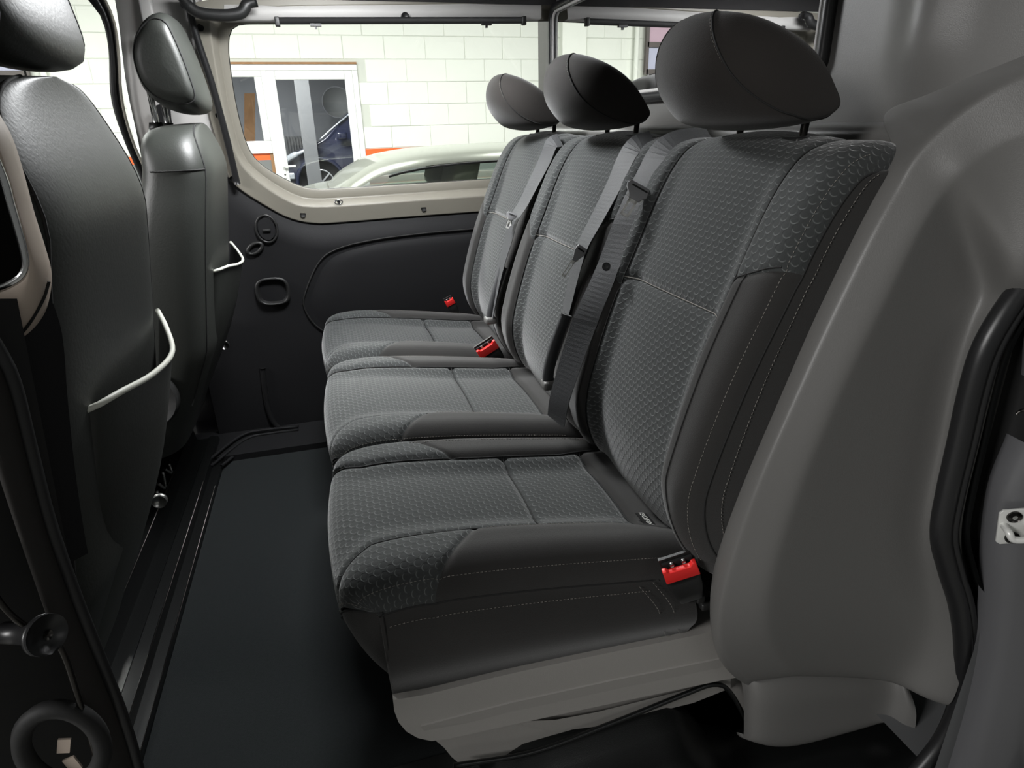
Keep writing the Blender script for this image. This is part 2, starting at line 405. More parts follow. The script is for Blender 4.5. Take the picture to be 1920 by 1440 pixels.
# driver door window at top left
window_3 = empty('window_3', (-1.1, 2.1, .9), kind='structure')
fo = [(-420, 330), (-420, -140), (120, -140), (180, -30), (212, 40), (222, 110), (228, 190), (250, 270), (290, 360), (300, 420)]
fi = [(-400, 310), (-400, -120), (100, -120), (150, -20), (188, 30), (203, 90), (208, 185), (232, 262), (268, 350), (270, 400)]
A = spline([onfar(*p, .02) for p in fo], 70); B = spline([onfar(*p, -.015) for p in fi], 70)
grid('door_frame', [A, A*.75+B*.25+np.array([0, -.012, 0]), A*.4+B*.6+np.array([0, -.008, 0]), B, B+np.array([0, .03, 0])], 'matte_black', window_3)
tube('bright_seal', A[20:]+np.array([.004, -.012, 0]), .0035, 'frame_beige', window_3, n=6)
tube('rubber_seal', (A*.6+B*.4)[20:]+np.array([0, -.016, 0]), .006, 'rubber', window_3, n=6)
prism('pane', list(B)+[onfar(-400, 400, -.015)], (0, .004, 0), 'glass', window_3, smooth=False)
MB().box((-1.15, 2.1, .35), (1.2, .06, .74)).build('door_panel', 'trim_dark', window_3, smooth=False)

# ------------------------------------------------------------------ ceiling
ceiling = empty('ceiling', (0, 1.3, 1.3), kind='structure')
rows = []
for y, z in [(.46, 1.30), (.52, 1.33), (.8, 1.36), (1.3, 1.37), (1.75, 1.355), (1.92, 1.315), (1.965, 1.266)]:
    rows.append([(x, y, z) for x in np.linspace(-1.1, .74, 8)])
grid('headliner', rows, 'headliner', ceiling)
grid('roof_skin', [[(x, y, z+.03) for x in np.linspace(-1.3, 2.6, 4)] for y, z in [(.40, 1.27), (.46, 1.36), (1.3, 1.42), (1.95, 1.38), (2.02, 1.27)]], 'van_paint', ceiling)
b0 = [atY(*p, 1.97) for p in [(420, 9), (530, 8), (700, 8), (860, 7), (1015, 6)]]; b1 = [atY(*p, 1.965) for p in [(420, 36), (530, 36), (700, 35), (860, 34), (1015, 34)]]
grid('cant_rail', [[p+np.array([0, .02, .01]) for p in b0], b0, b1, [p+np.array([0, .03, -.003]) for p in b1]], 'pillar_grey', ceiling)
# blind rail above the far window
rail = empty('blind_rail', atY(750, 41, 1.955), 'long black blind rail above the side window', 'rail')
R0 = atY(516, 39, 1.955); R1 = atY(985, 38, 1.955)
V, F = tube_geo([R0, R1], .0085, 12); mesh('rail_tube', V, F, 'matte_black', rail)
for p in [(520, 41), (982, 39)]:
    q = atY(*p, 1.955); MB().box(q, (.012, .018, .022)).build('end_bracket', 'black_plastic', rail, bevel=.002)
for p in [(592, 47), (912, 45)]:
    q = atY(*p, 1.95); MB().box(q, (.028, .012, .006)).box(q+np.array([0, 0, -.005]), (.006, .008, .009)).build('hook_clip', 'black_plastic', rail, smooth=False)
q = atY(760, 31, 1.955); MB().cyl(q, q+np.array([0, .02, 0]), .011, 16).build('rail_mount', 'black_plastic', rail)
# black grab handle at top left of the far window
gh = empty('grab_handle', atY(400, 15, 1.93), 'black grab handle hanging from the roof at the top of the far pillar', 'handle')
V, F = tube_geo(spline([atY(*p, 1.92) for p in [(338, -12), (352, 10), (375, 24), (420, 29), (452, 24), (464, 8), (482, 4)]], 30), [.012]*4+[.014]*22+[.011]*4, 10); mesh('grip', V, F, 'black_plastic', gh)
q = atY(352, 6, 1.93); MB().box(q, (.035, .03, .03)).build('mount', 'black_plastic', gh, bevel=.008)
q = atY(468, 6, 1.93); MB().box(q, (.03, .03, .016)).build('mount', 'black_plastic', gh, bevel=.006)

# ------------------------------------------------------------------ bulkhead (rear wall) with its window
wall_rear = empty('wall_rear', (.72, 1.3, 0), kind='structure')
def xb(y, z):   # bulkhead surface
    x = .705+.035*max(0, 1.0-z)
    x -= .030*math.exp(-((y-.662)/.045)**2)*smooth01((z-.93)/.1)   # vertical pleat beside the window
    x += .02*smooth01((.60-y)/.10)
    return x
def bgrid(name, ys, zs, material='grey_plastic'):
    return grid(name, [[(xb(y, z), y, z) for y in ys] for z in zs], material, wall_rear, flip=True)
WY0, WY1, WZ0, WZ1 = .825, 1.985, 1.0, 1.26
bgrid('lower_panel', np.linspace(.84, 2.12, 30), np.linspace(0, WZ0, 20))
bgrid('corner_panel', np.linspace(.50, .84, 44), np.linspace(.55, 1.40, 40))
bgrid('upper_panel', np.linspace(.84, 2.12, 24), np.linspace(WZ1, 1.40, 6))
bgrid('end_panel', np.linspace(WY1, 2.12, 8), np.linspace(WZ0, WZ1, 8))
lg = [(.735, .950), (.700, .942), (.684, .937), (.679, .928), (.684, .915), (.71, .89)]
grid('shelf_ledge', [[(x, y, z) for y in np.linspace(.668, 2.08, 20)] for x, z in lg], 'grey_plastic', wall_rear)
window_2 = empty('window_2', (.72, 1.4, 1.0), kind='structure')
def rrect(y0, y1, z0, z1, r, x, n=8):
    o = []
    for cy, cz, a0 in [(y1-r, z1-r, 0), (y0+r, z1-r, 90), (y0+r, z0+r, 180), (y1-r, z0+r, 270)]:
        for a in np.linspace(a0, a0+90, n): o.append((x, cy+r*math.cos(math.radians(a)), cz+r*math.sin(math.radians(a))))
    return np.array(o)
tube('rubber_seal', rrect(WY0+.012, WY1-.006, WZ0, WZ1, .03, .700), .010, 'rubber', window_2, closed=True, n=10)
tube('seal_bead', rrect(WY0+.026, WY1-.02, WZ0+.012, WZ1-.012, .025, .699), .004, 'pillar_grey', window_2, closed=True, n=6)
prism('pane', rrect(WY0+.016, WY1-.01, WZ0+.005, WZ1-.005, .03, .704), (.004, 0, 0), 'glass_dark', window_2, smooth=False)
# unlit cargo bay behind
cb = MB()
cb.add([(2.6, .5, 0), (2.6, 2.1, 0), (2.6, 2.1, 1.4), (2.6, .5, 1.4)], [(0, 1, 2, 3)])
cb.add([(.8, .48, 0), (2.6, .48, 0), (2.6, .48, 1.4), (.8, .48, 1.4)], [(0, 1, 2, 3)]); cb.add([(.8, 2.14, 0), (2.6, 2.14, 0), (2.6, 2.14, 1.4), (.8, 2.14, 1.4)], [(0, 1, 2, 3)])
cb.add([(.8, .48, 0), (2.6, .48, 0), (2.6, 2.14, 0), (.8, 2.14, 0)], [(0, 1, 2, 3)])
cb.build('cargo_bay', 'room_dark', wall_rear, smooth=False)

# ------------------------------------------------------------------ shroud around the bench end
trim_1 = empty('trim_1', (.6, .58, .1), kind='structure')
K = [
 [(1950, 90), (1960, 120), (1970, 240), (1975, 310), (1980, 380), (1985, 450)],
 [(1825, 140), (1880, 150), (1900, 250), (1920, 330), (1940, 410), (1955, 470)],
 [(1715, 182), (1800, 202), (1838, 290), (1875, 380), (1905, 450), (1925, 492)],
 [(1625, 217), (1738, 254), (1800, 322), (1842, 410), (1880, 490), (1895, 525)],
 [(1690, 276), (1706, 300), (1772, 352), (1815, 445), (1855, 535), (1870, 560)],
 [(1650, 337), (1688, 345), (1740, 393), (1790, 490), (1832, 585), (1850, 590)],
 [(1605, 420), (1640, 425), (1702, 465), (1757, 560), (1806, 660), (1824, 660)],
 [(1556, 521), (1594, 523), (1657, 562), (1720, 650), (1785, 745), (1800, 745)],
 [(1511, 615), (1547, 617), (1606, 660), (1685, 750), (1766, 845), (1780, 845)],
 [(1444, 776), (1475, 778), (1549, 785), (1650, 850), (1742, 935), (1757, 935)],
 [(1387, 905), (1418, 907), (1496, 910), (1620, 945), (1732, 1010), (1750, 1010)],
 [(1343, 1027), (1377, 1030), (1457, 1030), (1600, 1055), (1745, 1090), (1766, 1090)],
 [(1326, 1119), (1349, 1120), (1433, 1119), (1590, 1135), (1740, 1150), (1774, 1155)],
 [(1329, 1202), (1344, 1200), (1432, 1195), (1590, 1200), (1725, 1210), (1770, 1215)],
 [(1353, 1262), (1366, 1250), (1460, 1240), (1590, 1245), (1705, 1255), (1755, 1275)],
 [(1411, 1299), (1420, 1288), (1500, 1278), (1590, 1280), (1680, 1284), (1738, 1320)]]
YC = [.597, .573, .546, .5455, .536, .512]
rows = []
for i, r_ in enumerate(K):
    add = .0 if i < 13 else (i-12)*.006
    row = []
    if i < 4:
        XT = [[.712, .690, .690, .695, .700, .700], [.708, .668, .672, .685, .695, .698], [.704, .645, .655, .678, .690, .695], [.700, .624, .640, .667, .682, .690]][i]
        pts_ = [atX(px, py, x) for (px, py), x in zip(r_, XT)]
        pts_[0] = march(*r_[0], lambda p: p[0]-xb(p[1], p[2])+.0015)
        pre = [pts_[0]+np.array([.05, .0, .01]), pts_[0]+np.array([.012, .0, .004])]
    else:
        pts_ = [atY(px, py, y+add*(1 if y > .53 else 0)) for (px, py), y in zip(r_, YC)]; p0 = pts_[0]
        pre = [p0+np.array([.06, .05, 0]), p0+np.array([.014, .016, 0])]
    c1_, c2_, c3_, c4_, c5_, c6_ = pts_
    row = pre+[c1_, c1_*.1+c2_*.9, c2_*.94+c3_*.06, c2_*.8+c3_*.2, c2_*.5+c3_*.5, c2_*.12+c3_*.88, c3_*.96+c4_*.04, c3_*.85+c4_*.15, c4_, c5_, c6_]
    row.append(row[-1]+np.array([.02, -.02, 0]))
    rows.append(row)
last = np.array(rows[-1]); rows.append(list(last+np.array([.005, .03, -.004])))
grid('side_moulding', rows, 'grey_plastic', trim_1, sub=3)
# lower skirt below the moulding
top = [(1395, 1292), (1411, 1296), (1470, 1290), (1570, 1285), (1640, 1282), (1683, 1282), (1700, 1300), (1720, 1330)]
bot = [(1395, 1392), (1413, 1400), (1474, 1418), (1570, 1390), (1640, 1370), (1669, 1358), (1688, 1378), (1712, 1402)]
yy = [.640, .612, .600, .596, .590, .580, .560, .545]
A = np.array([atY(*p, y+.012) for p, y in zip(top, yy)]); B = np.array([atY(*p, y) for p, y in zip(bot, yy)])
grid('skirt', [A+np.array([0, .03, .03]), A, A*.66+B*.34, A*.33+B*.67, B, B+np.array([0, .03, -.006])], 'grey_plastic', trim_1, sub=2)

# ------------------------------------------------------------------ near door jamb: seal, painted frame, striker
trim_2 = empty('trim_2', (.85, .48, 0), kind='structure')
sp_ = [(1990, 440), (1935, 515), (1880, 590), (1842, 660), (1818, 740), (1798, 830), (1775, 930), (1764, 1005), (1778, 1070), (1798, 1140), (1806, 1220), (1798, 1310), (1765, 1390), (1700, 1470)]
S = spline([atY(px, py, .497) for px, py in sp_], 90)
V, F = tube_geo(S, .0125, 12); mesh('door_seal', V, F, 'rubber', trim_2)
V, F = tube_geo(S+np.array([.0135, -.006, 0]), .006, 10); mesh('seal_lip', V, F, 'rubber', trim_2)
sj = spline([atY(px+55, py, .478) for px, py in sp_], 60); sk = spline([atY(px+130, py+5, .465) for px, py in sp_], 60); sl = spline([atY(px+200, py+8, .45) for px, py in sp_], 60)
s0 = spline([atY(px+12, py, .505) for px, py in sp_], 60)
grid('inner_return', [s0, s0*.5+sj*.5+np.array([.02, .02, 0]), sj], 'gloss_black', trim_2)
jr = spline([atY(*p, .46) for p in [(2040, 440), (1990, 540), (1960, 640), (1950, 740), (1925, 830), (1885, 930), (1868, 1040), (1862, 1150), (1850, 1250), (1830, 1340), (1800, 1440), (1780, 1500)]], 60)
jo = spline([atY(*p, .43) for p in [(2150, 440), (2110, 540), (2080, 640), (2060, 740), (2045, 830), (2020, 930), (2000, 1040), (1985, 1150), (1965, 1250), (1940, 1340), (1915, 1440), (1900, 1500)]], 60)
grid('recess', [s0+np.array([.02, .02, 0]), jr*.5+s0*.5+np.array([.03, .02, 0]), jr], 'matte_black', trim_2)
grid('painted_jamb', [jr+np.array([.01, .03, 0]), jr, jr*.66+jo*.34+np.array([-.004, -.003, 0]), jr*.3+jo*.7+np.array([-.004, -.003, 0]), jo, jo+np.array([.05, .02, 0])], 'jamb_paint', trim_2)
# striker plate
stc = atY(1897, 985, .449)
striker = empty('door_striker', stc, 'silver door latch striker plate bolted to the painted door jamb', 'striker')
ux = _n(atY(1920, 983, .440)-atY(1872, 985, .452)); uz = _n(atY(1892, 945, .449)-atY(1884, 1022, .449))
Rs = frame_from(ux, uz)
def L2(a, b, c): return stc+Rs @ np.array([a, b, c])
nrm = Rs @ np.array([0, 1, 0]); sgn = -1 if nrm[1] > 0 else 1
def out(d): return Rs @ np.array([0, sgn*d, 0])
pl = [(-.016, -.022), (-.012, -.026), (.014, -.026), (.019, -.02), (.019, .022), (.015, .026), (-.011, .026), (-.015, .022)]
prism('plate', [L2(a, 0, c) for a, c in pl], out(.003), 'zinc', striker, bevel=.0006)
for c in (.016, -.016):
    q = L2(.0, 0, c)+out(.003); MB().cyl(q, q+out(.002), .008, 20).build('bolt', 'dark_steel', striker); MB().cyl(q+out(.002), q+out(.0026), .003, 6).build('bolt_socket', 'chrome', striker, smooth=False)
path = [L2(-.010, 0, .004)+out(.003), L2(-.010, 0, .004)+out(.016), L2(-.006, 0, -.004)+out(.020), L2(.012, 0, -.004)+out(.020), L2(.016, 0, .002)+out(.016), L2(.016, 0, .002)+out(.003)]
tube('loop', spline(path, 30), .0042, 'zinc', striker, n=10)
lt = atY(1915, 772, .45)
tube('jamb_clip', spline([lt+np.array([-.008, -.002, 0]), lt+np.array([-.006, -.004, .004]), lt+np.array([.02, -.004, .004])], 12), .002, 'dark_steel', trim_2, n=6)

# ------------------------------------------------------------------ near B pillar at the left edge
trim_3 = empty('trim_3', (-.3, .56, 0), kind='structure')
oe = [(-40, 150), (0, 215), (25, 262), (45, 325), (65, 400), (84, 460), (96, 505), (96, 540), (84, 590), (60, 630), (28, 658), (-30, 690)]
ie = [(-60, 210), (-20, 270), (8, 335), (22, 385), (35, 430), (46, 470), (50, 495), (46, 510), (36, 522), (10, 536), (-30, 548), (-80, 565)]
A = spline([atY(*p, .60) for p in oe], 60); B = spline([atY(*p, .575) for p in ie], 60)
off = lambda d: np.array([0, -d, 0])
vr = lambda Q, d: np.array([q+_n(q-CAM)*d for q in Q])
grid('handle_moulding', [vr(A, .06), vr(A, .012), A*.9+B*.1+off(.004), A*.6+B*.4+off(.012), A*.3+B*.7+off(.010), A*.08+B*.92+off(.004), B, B+np.array([0, .03, 0])], 'pillar_beige', trim_3)
tube('bright_edge', B+off(.001), .0028, 'chrome', trim_3, n=6)
tube('joint_line', spline([atY(*p, .588) for p in [(92, 528), (82, 560), (60, 600), (38, 628), (18, 642)]], 20), .0012, 'seam', trim_3, n=5)
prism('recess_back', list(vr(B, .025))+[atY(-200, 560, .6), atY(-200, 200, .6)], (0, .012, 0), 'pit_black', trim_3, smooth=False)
# dark lower pillar trim and door seal sweeping down to the floor
lo = [(-60, 560), (0, 655), (30, 720), (60, 840), (95, 975), (140, 1105), (185, 1220), (232, 1340), (262, 1440), (280, 1520)]
li = [(-140, 600), (-75, 700), (-40, 780), (0, 900), (40, 1020), (75, 1120), (110, 1220), (150, 1330), (180, 1440), (195, 1520)]
A = spline([atY(*p, .545) for p in lo], 50); B = spline([atY(*p, .515) for p in li], 50)
grid('pillar_cover', [vr(A, .07), A, A*.8+B*.2+off(.012), A*.5+B*.5+off(.018), A*.2+B*.8+off(.010), B, B+np.array([0, .05, 0])], 'pillar_dark', trim_3)
tube('cover_seal', A+off(.004), .006, 'rubber', trim_3, n=8)
V, F = tube_geo(spline([atY(*p, .50) for p in [(-60, 1020), (0, 1130), (55, 1180), (110, 1210), (150, 1320), (190, 1450)]], 40), .0025, 6); mesh('cable', V, F, 'dark_steel', trim_3)
kc = atY(80, 1190, .49); kb = atY(10, 1186, .515)
MB().cyl(kb, kc, .009, 14).cyl(kc, kc+_n(kc-kb)*.006, .0165, 24).build('bump_stop', 'rubber', trim_3)
MB().cyl(kc+_n(kc-kb)*.006, kc+_n(kc-kb)*.007, .004, 12).build('bump_stop_screw', 'dark_steel', trim_3)
rc = atY(118, 1400, .50)
V, F = tube_geo([rc+np.array([.030*math.cos(a), 0, .045*math.sin(a)]) for a in np.linspace(0, 2*math.pi, 30, endpoint=False)], .008, 8, True); mesh('grommet', V, F, 'matte_black', trim_3)
for p, R_ in [((120, 1398), .3), ((136, 1432), -.2)]:
    q = atY(*p, .505); MB().box(q, (.010, .002, .016), rotm('Y', R_)).build('sticker', 'pillar_beige', trim_3, smooth=False)
grid('pillar_back', [[atY(px, py, y) for px, y in [(-260, .50), (-100, .53), (40+(py-600)*.2, .57)]] for py in np.linspace(560, 1560, 12)], 'matte_black', trim_3)

# ------------------------------------------------------------------ REAR SEATS
def cosgrid(n): return (1-np.cos(np.linspace(0, math.pi, n)))/2
class Pad:
    """upholstered pad: profile in XZ (crest of bolsters / sunk centre) swept along Y with rolled edges"""
    def __init__(s, crest, centre, y0, y1, qa, qb, edge=.05, drop=.05, blend=.05, puff=.006):
        s.cr = spline([(a, 0, b) for a, b in crest], 240); s.ce = spline([(a, 0, b) for a, b in centre], 240)
        s.y0, s.y1, s.qa, s.qb, s.edge, s.drop, s.blend, s.puff = y0, y1, qa, qb, edge, drop, blend, puff
        s.len = float(np.sum(np.linalg.norm(np.diff(s.cr, axis=0), axis=1)))
        q_ = np.linspace(0, 1, 401); s.ta = np.interp(q_, *zip(*qa)).tolist(); s.tb = np.interp(q_, *zip(*qb)).tolist()
        s.trans = []; s.diag = []          # seams: t positions across centre; diagonal fns on bolsters
    def ya(s, t): return s.y0+s._q(s.ta, t)
    def yb(s, t): return s.y1-s._q(s.tb, t)
    def _q(s, tab, t):
        f = min(max(t, 0), 1)*400; i = min(int(f), 399); return tab[i]+(tab[i+1]-tab[i])*(f-i)
    def prof(s, P, t):
        f = np.clip(t, 0, 1)*(len(P)-1); i = min(int(f), len(P)-2); f -= i
        return P[i]*(1-f)+P[i+1]*f
    def nrm(s, t):
        d = s.prof(s.cr, min(1, t+.012))-s.prof(s.cr, max(0, t-.012)); d = _n(d); return np.array([-d[2], 0, d[0]])
    def pt(s, t, y, lift=0.):
        q = min(y-s.y0, s.y1-y); ya, yb = s.ya(t), s.yb(t)
        qs = (y-ya) if y-s.y0 < s.y1-y else (yb-y)
        a = smooth01((qs+s.blend*.35)/s.blend)
        p = s.prof(s.cr, t)*(1-a)+s.prof(s.ce, t)*a
        n = s.nrm(t); d = 0.
        if q < s.edge:
            k = 1-max(q, 0)/s.edge; d += s.drop*(1-math.sqrt(max(0, 1-k*k)))
        d += .0045*math.exp(-((y-ya)/.006)**2)+.0045*math.exp(-((y-yb)/.006)**2)
        if ya < y < yb:
            for tt in s.trans: d += .006*math.exp(-((t-tt)*s.len/.007)**2)
            u = (y-ya)/max(1e-4, yb-ya); d -= s.puff*math.sin(math.pi*u)
        else:
            for side, fn in s.diag:
                if (side < 0) == (y < ya):
                    d += .003*math.exp(-((t-fn(abs(y-(s.y0 if side < 0 else s.y1))))*s.len/.006)**2)
        return np.array([p[0], y, p[2]])-n*(d-lift)
    def panel(s, name, tl, th, yl, yh, material, parent, nu=28, nv=60, **k):
        V = []; U = []
        for u in cosgrid(nu):
            for v in cosgrid(nv):
                t0 = tl(u) if callable(tl) else tl; t1 = th(u) if callable(th) else th
                t = t0+(t1-t0)*v
                y = yl(t)*(1-u)+yh(t)*u
                V.append(s.pt(t, y)); yu = y
                if y-s.y0 < s.edge: yu = s.y0+s.edge-(s.edge+s.drop)/2*math.asin(min(1, max(0, 1-(y-s.y0)/s.edge)))
                elif s.y1-y < s.edge: yu = s.y1-s.edge+(s.edge+s.drop)/2*math.asin(min(1, max(0, 1-(s.y1-y)/s.edge)))
                U.append((yu, t*s.len))
        return mesh(name, V, gridfaces(nu, nv), material, parent, uvs=U, **k)
    def line(s, f, n=120, lift=.0):   # f(k) -> (t, y)
        return np.array([s.pt(*f(k), lift=lift) for k in np.linspace(0, 1, n)])

C_CREST = [(.0, .262), (-.022, .30), (-.040, .345), (-.047, .385), (-.038, .421), (-.008, .439), (.05, .444), (.14, .437), (.24, .424), (.34, .408), (.40, .398), (.455, .385)]
C_CENTRE = [(.0, .262), (-.022, .30), (-.041, .345), (-.049, .380), (-.043, .408), (-.014, .424), (.05, .424), (.14, .412), (.24, .395), (.34, .379), (.40, .371), (.455, .362)]
B_CREST = [(.47, .34), (.43, .38), (.402, .43), (.390, .49), (.400, .55), (.434, .66), (.475, .76), (.512, .845), (.542, .893), (.572, .917), (.62, .925), (.665, .915)]
B_CENTRE = [(.48, .34), (.45, .38), (.431, .43), (.424, .49), (.432, .55), (.462, .66), (.500, .76), (.530, .845), (.553, .893), (.578, .917), (.62, .925), (.665, .915)]
HR = [(.474, 1.030), (.480, 1.053), (.497, 1.071), (.523, 1.073), (.560, 1.056), (.590, 1.020), (.613, .988), (.622, .964), (.615, .947), (.594, .938), (.560, .938), (.520, .949), (.490, .978), (.476, 1.004)]

def text_mesh(name, body, size, origin, xd, yd, material, parent, extrude=.0002):
    c = bpy.data.curves.new(name, 'FONT'); c.body = body; c.size = size; c.extrude = extrude; c.align_x = 'CENTER'; c.align_y = 'CENTER'
    o = bpy.data.objects.new(name+'_src', c); COL.objects.link(o)
    dg = bpy.context.evaluated_depsgraph_get(); me = o.evaluated_get(dg).to_mesh()
    V = np.array([v.co[:] for v in me.vertices]); F = [tuple(p.vertices) for p in me.polygons]
    bpy.data.objects.remove(o); bpy.data.curves.remove(c)
    x = _n(xd); y = _n(np.array(yd)-x*np.dot(x, yd)); z = np.cross(x, y)
    W = np.array(origin)+V[:, :1]*x+V[:, 1:2]*y+V[:, 2:]*z
    return mesh(name, W, F, material, parent, smooth=False)

def headrest(parent, yc, hw=.128):
    prof = spline([(a-.029, 0, b) for a, b in HR], 56, True); piv = np.array([.588, 0, .966])
    rows = []
    for th in np.linspace(-math.pi/2, math.pi/2, 33):
        k = max(.0, math.cos(th))**.52; y = yc+hw*math.sin(th)
        lean = .012*(math.sin(th))**2        # wings set back
        rows.append([piv*(1-k)+p*k+np.array([lean, y, 0]) for p in prof])
    h = grid('headrest', rows, 'suede_head', parent, cv=True, flip=True)
    for sg in (-1, 1):
        P = []
        idx = list(range(11, -31, -1))       # top, down the front edge, underside, back corner
        for n_, i in enumerate(idx):
            f = n_/(len(idx)-1)
            th = sg*(.06+1.14*min(1, f*1.7)**.85); k = math.cos(th)**.52*1.004
            P.append(piv*(1-k)+prof[i % 56]*k+np.array([.012*math.sin(th)**2, yc+hw*math.sin(th), 0]))
        tube('piping_seam', P, .0012, 'seam', h, n=5)
        stitches('stitching', np.array(P)+np.array([-.001, -sg*.003, 0]), h, r=.0004)
    for d in (-.068, .068):
        V, F = tube_geo([(.600, yc+d, .90), (.606, yc+d, .955)], .0052, 10); mesh('headrest_post', V, F, 'dark_steel', parent)
        MB().box((.602, yc+d, .9235), (.040, .034, .010)).build('post_guide', 'black_plastic', parent, bevel=.004)

def rear_seat(cy0, cy1, by0, by1, yh, label, outer):
    root = empty('rear_seat', ((.2), (cy0+cy1)/2, .10), label, 'car seat', 'three rear bench seats')
    # ---- cushion
    QA = [(0, .035), (.16, .035), (.24, .055), (.32, .088), (.6, .092), (.85, .085), (1, .06)]
    c = Pad(C_CREST, C_CENTRE, cy0, cy1, QA, QA, edge=.045, drop=.052, blend=.07, puff=.008)
    _tt = np.linspace(.3, 1, 400); _xx = np.maximum.accumulate([c.prof(c.cr, t)[0] for t in _tt])
    def tx(x): return float(np.interp(x, _xx, _tt))
    tT, tR = tx(.245), tx(.395)
    c.trans = [tT, tR]
    dn = lambda q: tx(.075+.075*min(1, q/.09)); df = lambda q: tx(.07+.085*min(1, q/.09))
    c.diag = [(-1, dn), (1, df)]
    tA = next(t for t in np.linspace(0, .5, 500) if c.prof(c.cr, t)[2] >= .345)
    _ta = np.linspace(0, .5, 400); _za = np.maximum.accumulate([c.prof(c.cr, t)[2] for t in _ta])
    def tq(q): return float(np.interp(.345+.058*(1-smooth01(q/.07)), _za, _ta))
    cw = c.y1-c.y0
    c.panel('cushion_apron', 0, lambda u: tq(min(u, 1-u)*cw)+.002, lambda t: c.y0, lambda t: c.y1, 'suede', root, 90, 18)
    tube('seam_line', c.line(lambda k: (tq(min(k, 1-k)*cw), c.y0*(1-k)+c.y1*k), 90, lift=.0006), .0016, 'seam', root, n=5)
    stitches('stitching', c.line(lambda k: (tq(min(k, 1-k)*cw)+.012, (c.y0+.006)*(1-k)+(c.y1-.006)*k), 110, lift=.0006), root)
    c.panel('cushion_panel', lambda u: tq(.035+min(u, 1-u)*(cw-.07)), tT, c.ya, c.yb, 'pattern_fabric', root, 40, 70)
    c.panel('cushion_panel', tT, tR, c.ya, c.yb, 'pattern_fabric', root, 40, 30)
    c.panel('cushion_panel', tR, 1, c.ya, c.yb, 'suede', root, 40, 20)
    yl0 = lambda t: c.y0; yh1 = lambda t: c.y1
    c.panel('bolster_panel', lambda u: tq(u*.035), lambda u: dn(u*.09), yl0, c.ya, 'pattern_fabric', root, 24, 50)
    c.panel('bolster_panel', lambda u: dn(u*.09), 1, yl0, c.ya, 'suede', root, 24, 40)
    c.panel('bolster_panel', lambda u: tq((1-u)*.035), lambda u: df((1-u)*.09), c.yb, yh1, 'pattern_fabric', root, 24, 50)
    c.panel('bolster_panel', lambda u: df((1-u)*.09), 1, c.yb, yh1, 'suede', root, 24, 40)
    for side, yy, bul in ((0, c.y0, -.022 if outer < 0 else -.003), (1, c.y1, .022 if outer > 0 else .003)):
        rows = []
        for t in np.linspace(0, 1, 60):
            e = c.pt(t, yy); xbm = min(max(e[0]+.004, .004), .46); bm = np.array([xbm, yy, .254-.045*xbm])
            rows.append([e*(1-r_)+bm*r_+np.array([0, bul*math.sin(math.pi*r_)**1.7*smooth01((t-.03)/.25), 0]) for r_ in cosgrid(14)])
        sp = grid('side_panel', rows, 'suede', root, flip=(side == 0))
        if side == 0:
            R_ = np.array(rows)
            tube('piping_seam', R_[int(tq(0)*59):55, 0], .0013, 'seam', sp, n=5)
            stitches('stitching', np.array([c.pt(t, yy+.0085, .0008) for t in np.linspace(tq(0)+.02, .93, 140)]), sp)
            low = R_[int(tq(0)*59)+6:54, 3]+np.array([0, -.0012, 0]); stitches('stitching', low, sp)
            if outer < 0:
                stitches('stitching', spline([R_[53, 1]+(0, -.003, 0), R_[54, 5]+(0.012, -.004, 0), R_[55, 10]+(.022, -.003, 0), R_[56, 13]+(.03, 0, 0)], 30), sp)
                stitches('stitching', spline([R_[51, 2]+(0, -.003, 0), R_[52, 5]+(0.010, -.004, 0), R_[53, 10]+(.020, -.003, 0), R_[54, 13]+(.026, 0, 0)], 30), sp)
    # far bolster top stitch
    stitches('stitching', c.line(lambda k: (tx(.09)+(tx(.42)-tx(.09))*k, c.y1-.042), lift=.0006), root)
    stitches('stitching', c.line(lambda k: (tx(.16)+(tx(.36)-tx(.16))*k, c.ya(.6)-.012), lift=.0006), root)
    for f in (c.ya, c.yb):
        tube('seam_line', c.line(lambda k: (tA+(.96-tA)*k, f(tA+(.96-tA)*k)), 110, lift=.0016), .0012, 'seam', root, n=5)
    for tt in (tT, tR):
        tube('seam_line', c.line(lambda k: (tt, c.ya(tt)*(1-k)+c.yb(tt)*k), 40, lift=.002), .0012, 'seam', root, n=5)
    # ---- backrest
    QB = [(0, .03), (.12, .07), (.25, .085), (.55, .085), (.8, .088), (1, .09)]
    QN = QB if outer >= 0 else [(0, .01), (.12, .045), (.25, .075), (.55, .082), (.8, .085), (1, .085)]
    b = Pad(B_CREST, B_CENTRE, by0, by1, QN, QB, edge=.035, drop=.030, blend=.05, puff=.010)
    _tb = np.linspace(0, .9, 400); _zz = np.maximum.accumulate([b.prof(b.cr, t)[2] for t in _tb])
    def tz(z): return float(np.interp(z, _zz, _tb))
    tC = tz(.715)
    b.trans = [tC]
    d1 = lambda q: tz(.795-.03*min(1, q/.085)); d2 = lambda q: tz(.76-.06*min(1, q/.085))
    b.diag = [(-1, d1), (1, d2)]
    b.panel('backrest_panel', .04, tC, b.ya, b.yb, 'pattern_fabric', root, 40, 60)
    b.panel('backrest_panel', tC, 1, b.ya, b.yb, 'pattern_fabric', root, 40, 60)
    yl0 = lambda t: b.y0; yh1 = lambda t: b.y1
    b.panel('backrest_bolster', .02, lambda u: d1(u*.085), yl0, b.ya, 'suede', root, 24, 50)
    b.panel('backrest_bolster', lambda u: d1(u*.085), 1, yl0, b.ya, 'pattern_fabric', root, 24, 40)
    b.panel('backrest_bolster', .02, lambda u: d2((1-u)*.085), b.yb, yh1, 'suede', root, 24, 50)
    b.panel('backrest_bolster', lambda u: d2((1-u)*.085), 1, b.yb, yh1, 'pattern_fabric', root, 24, 40)
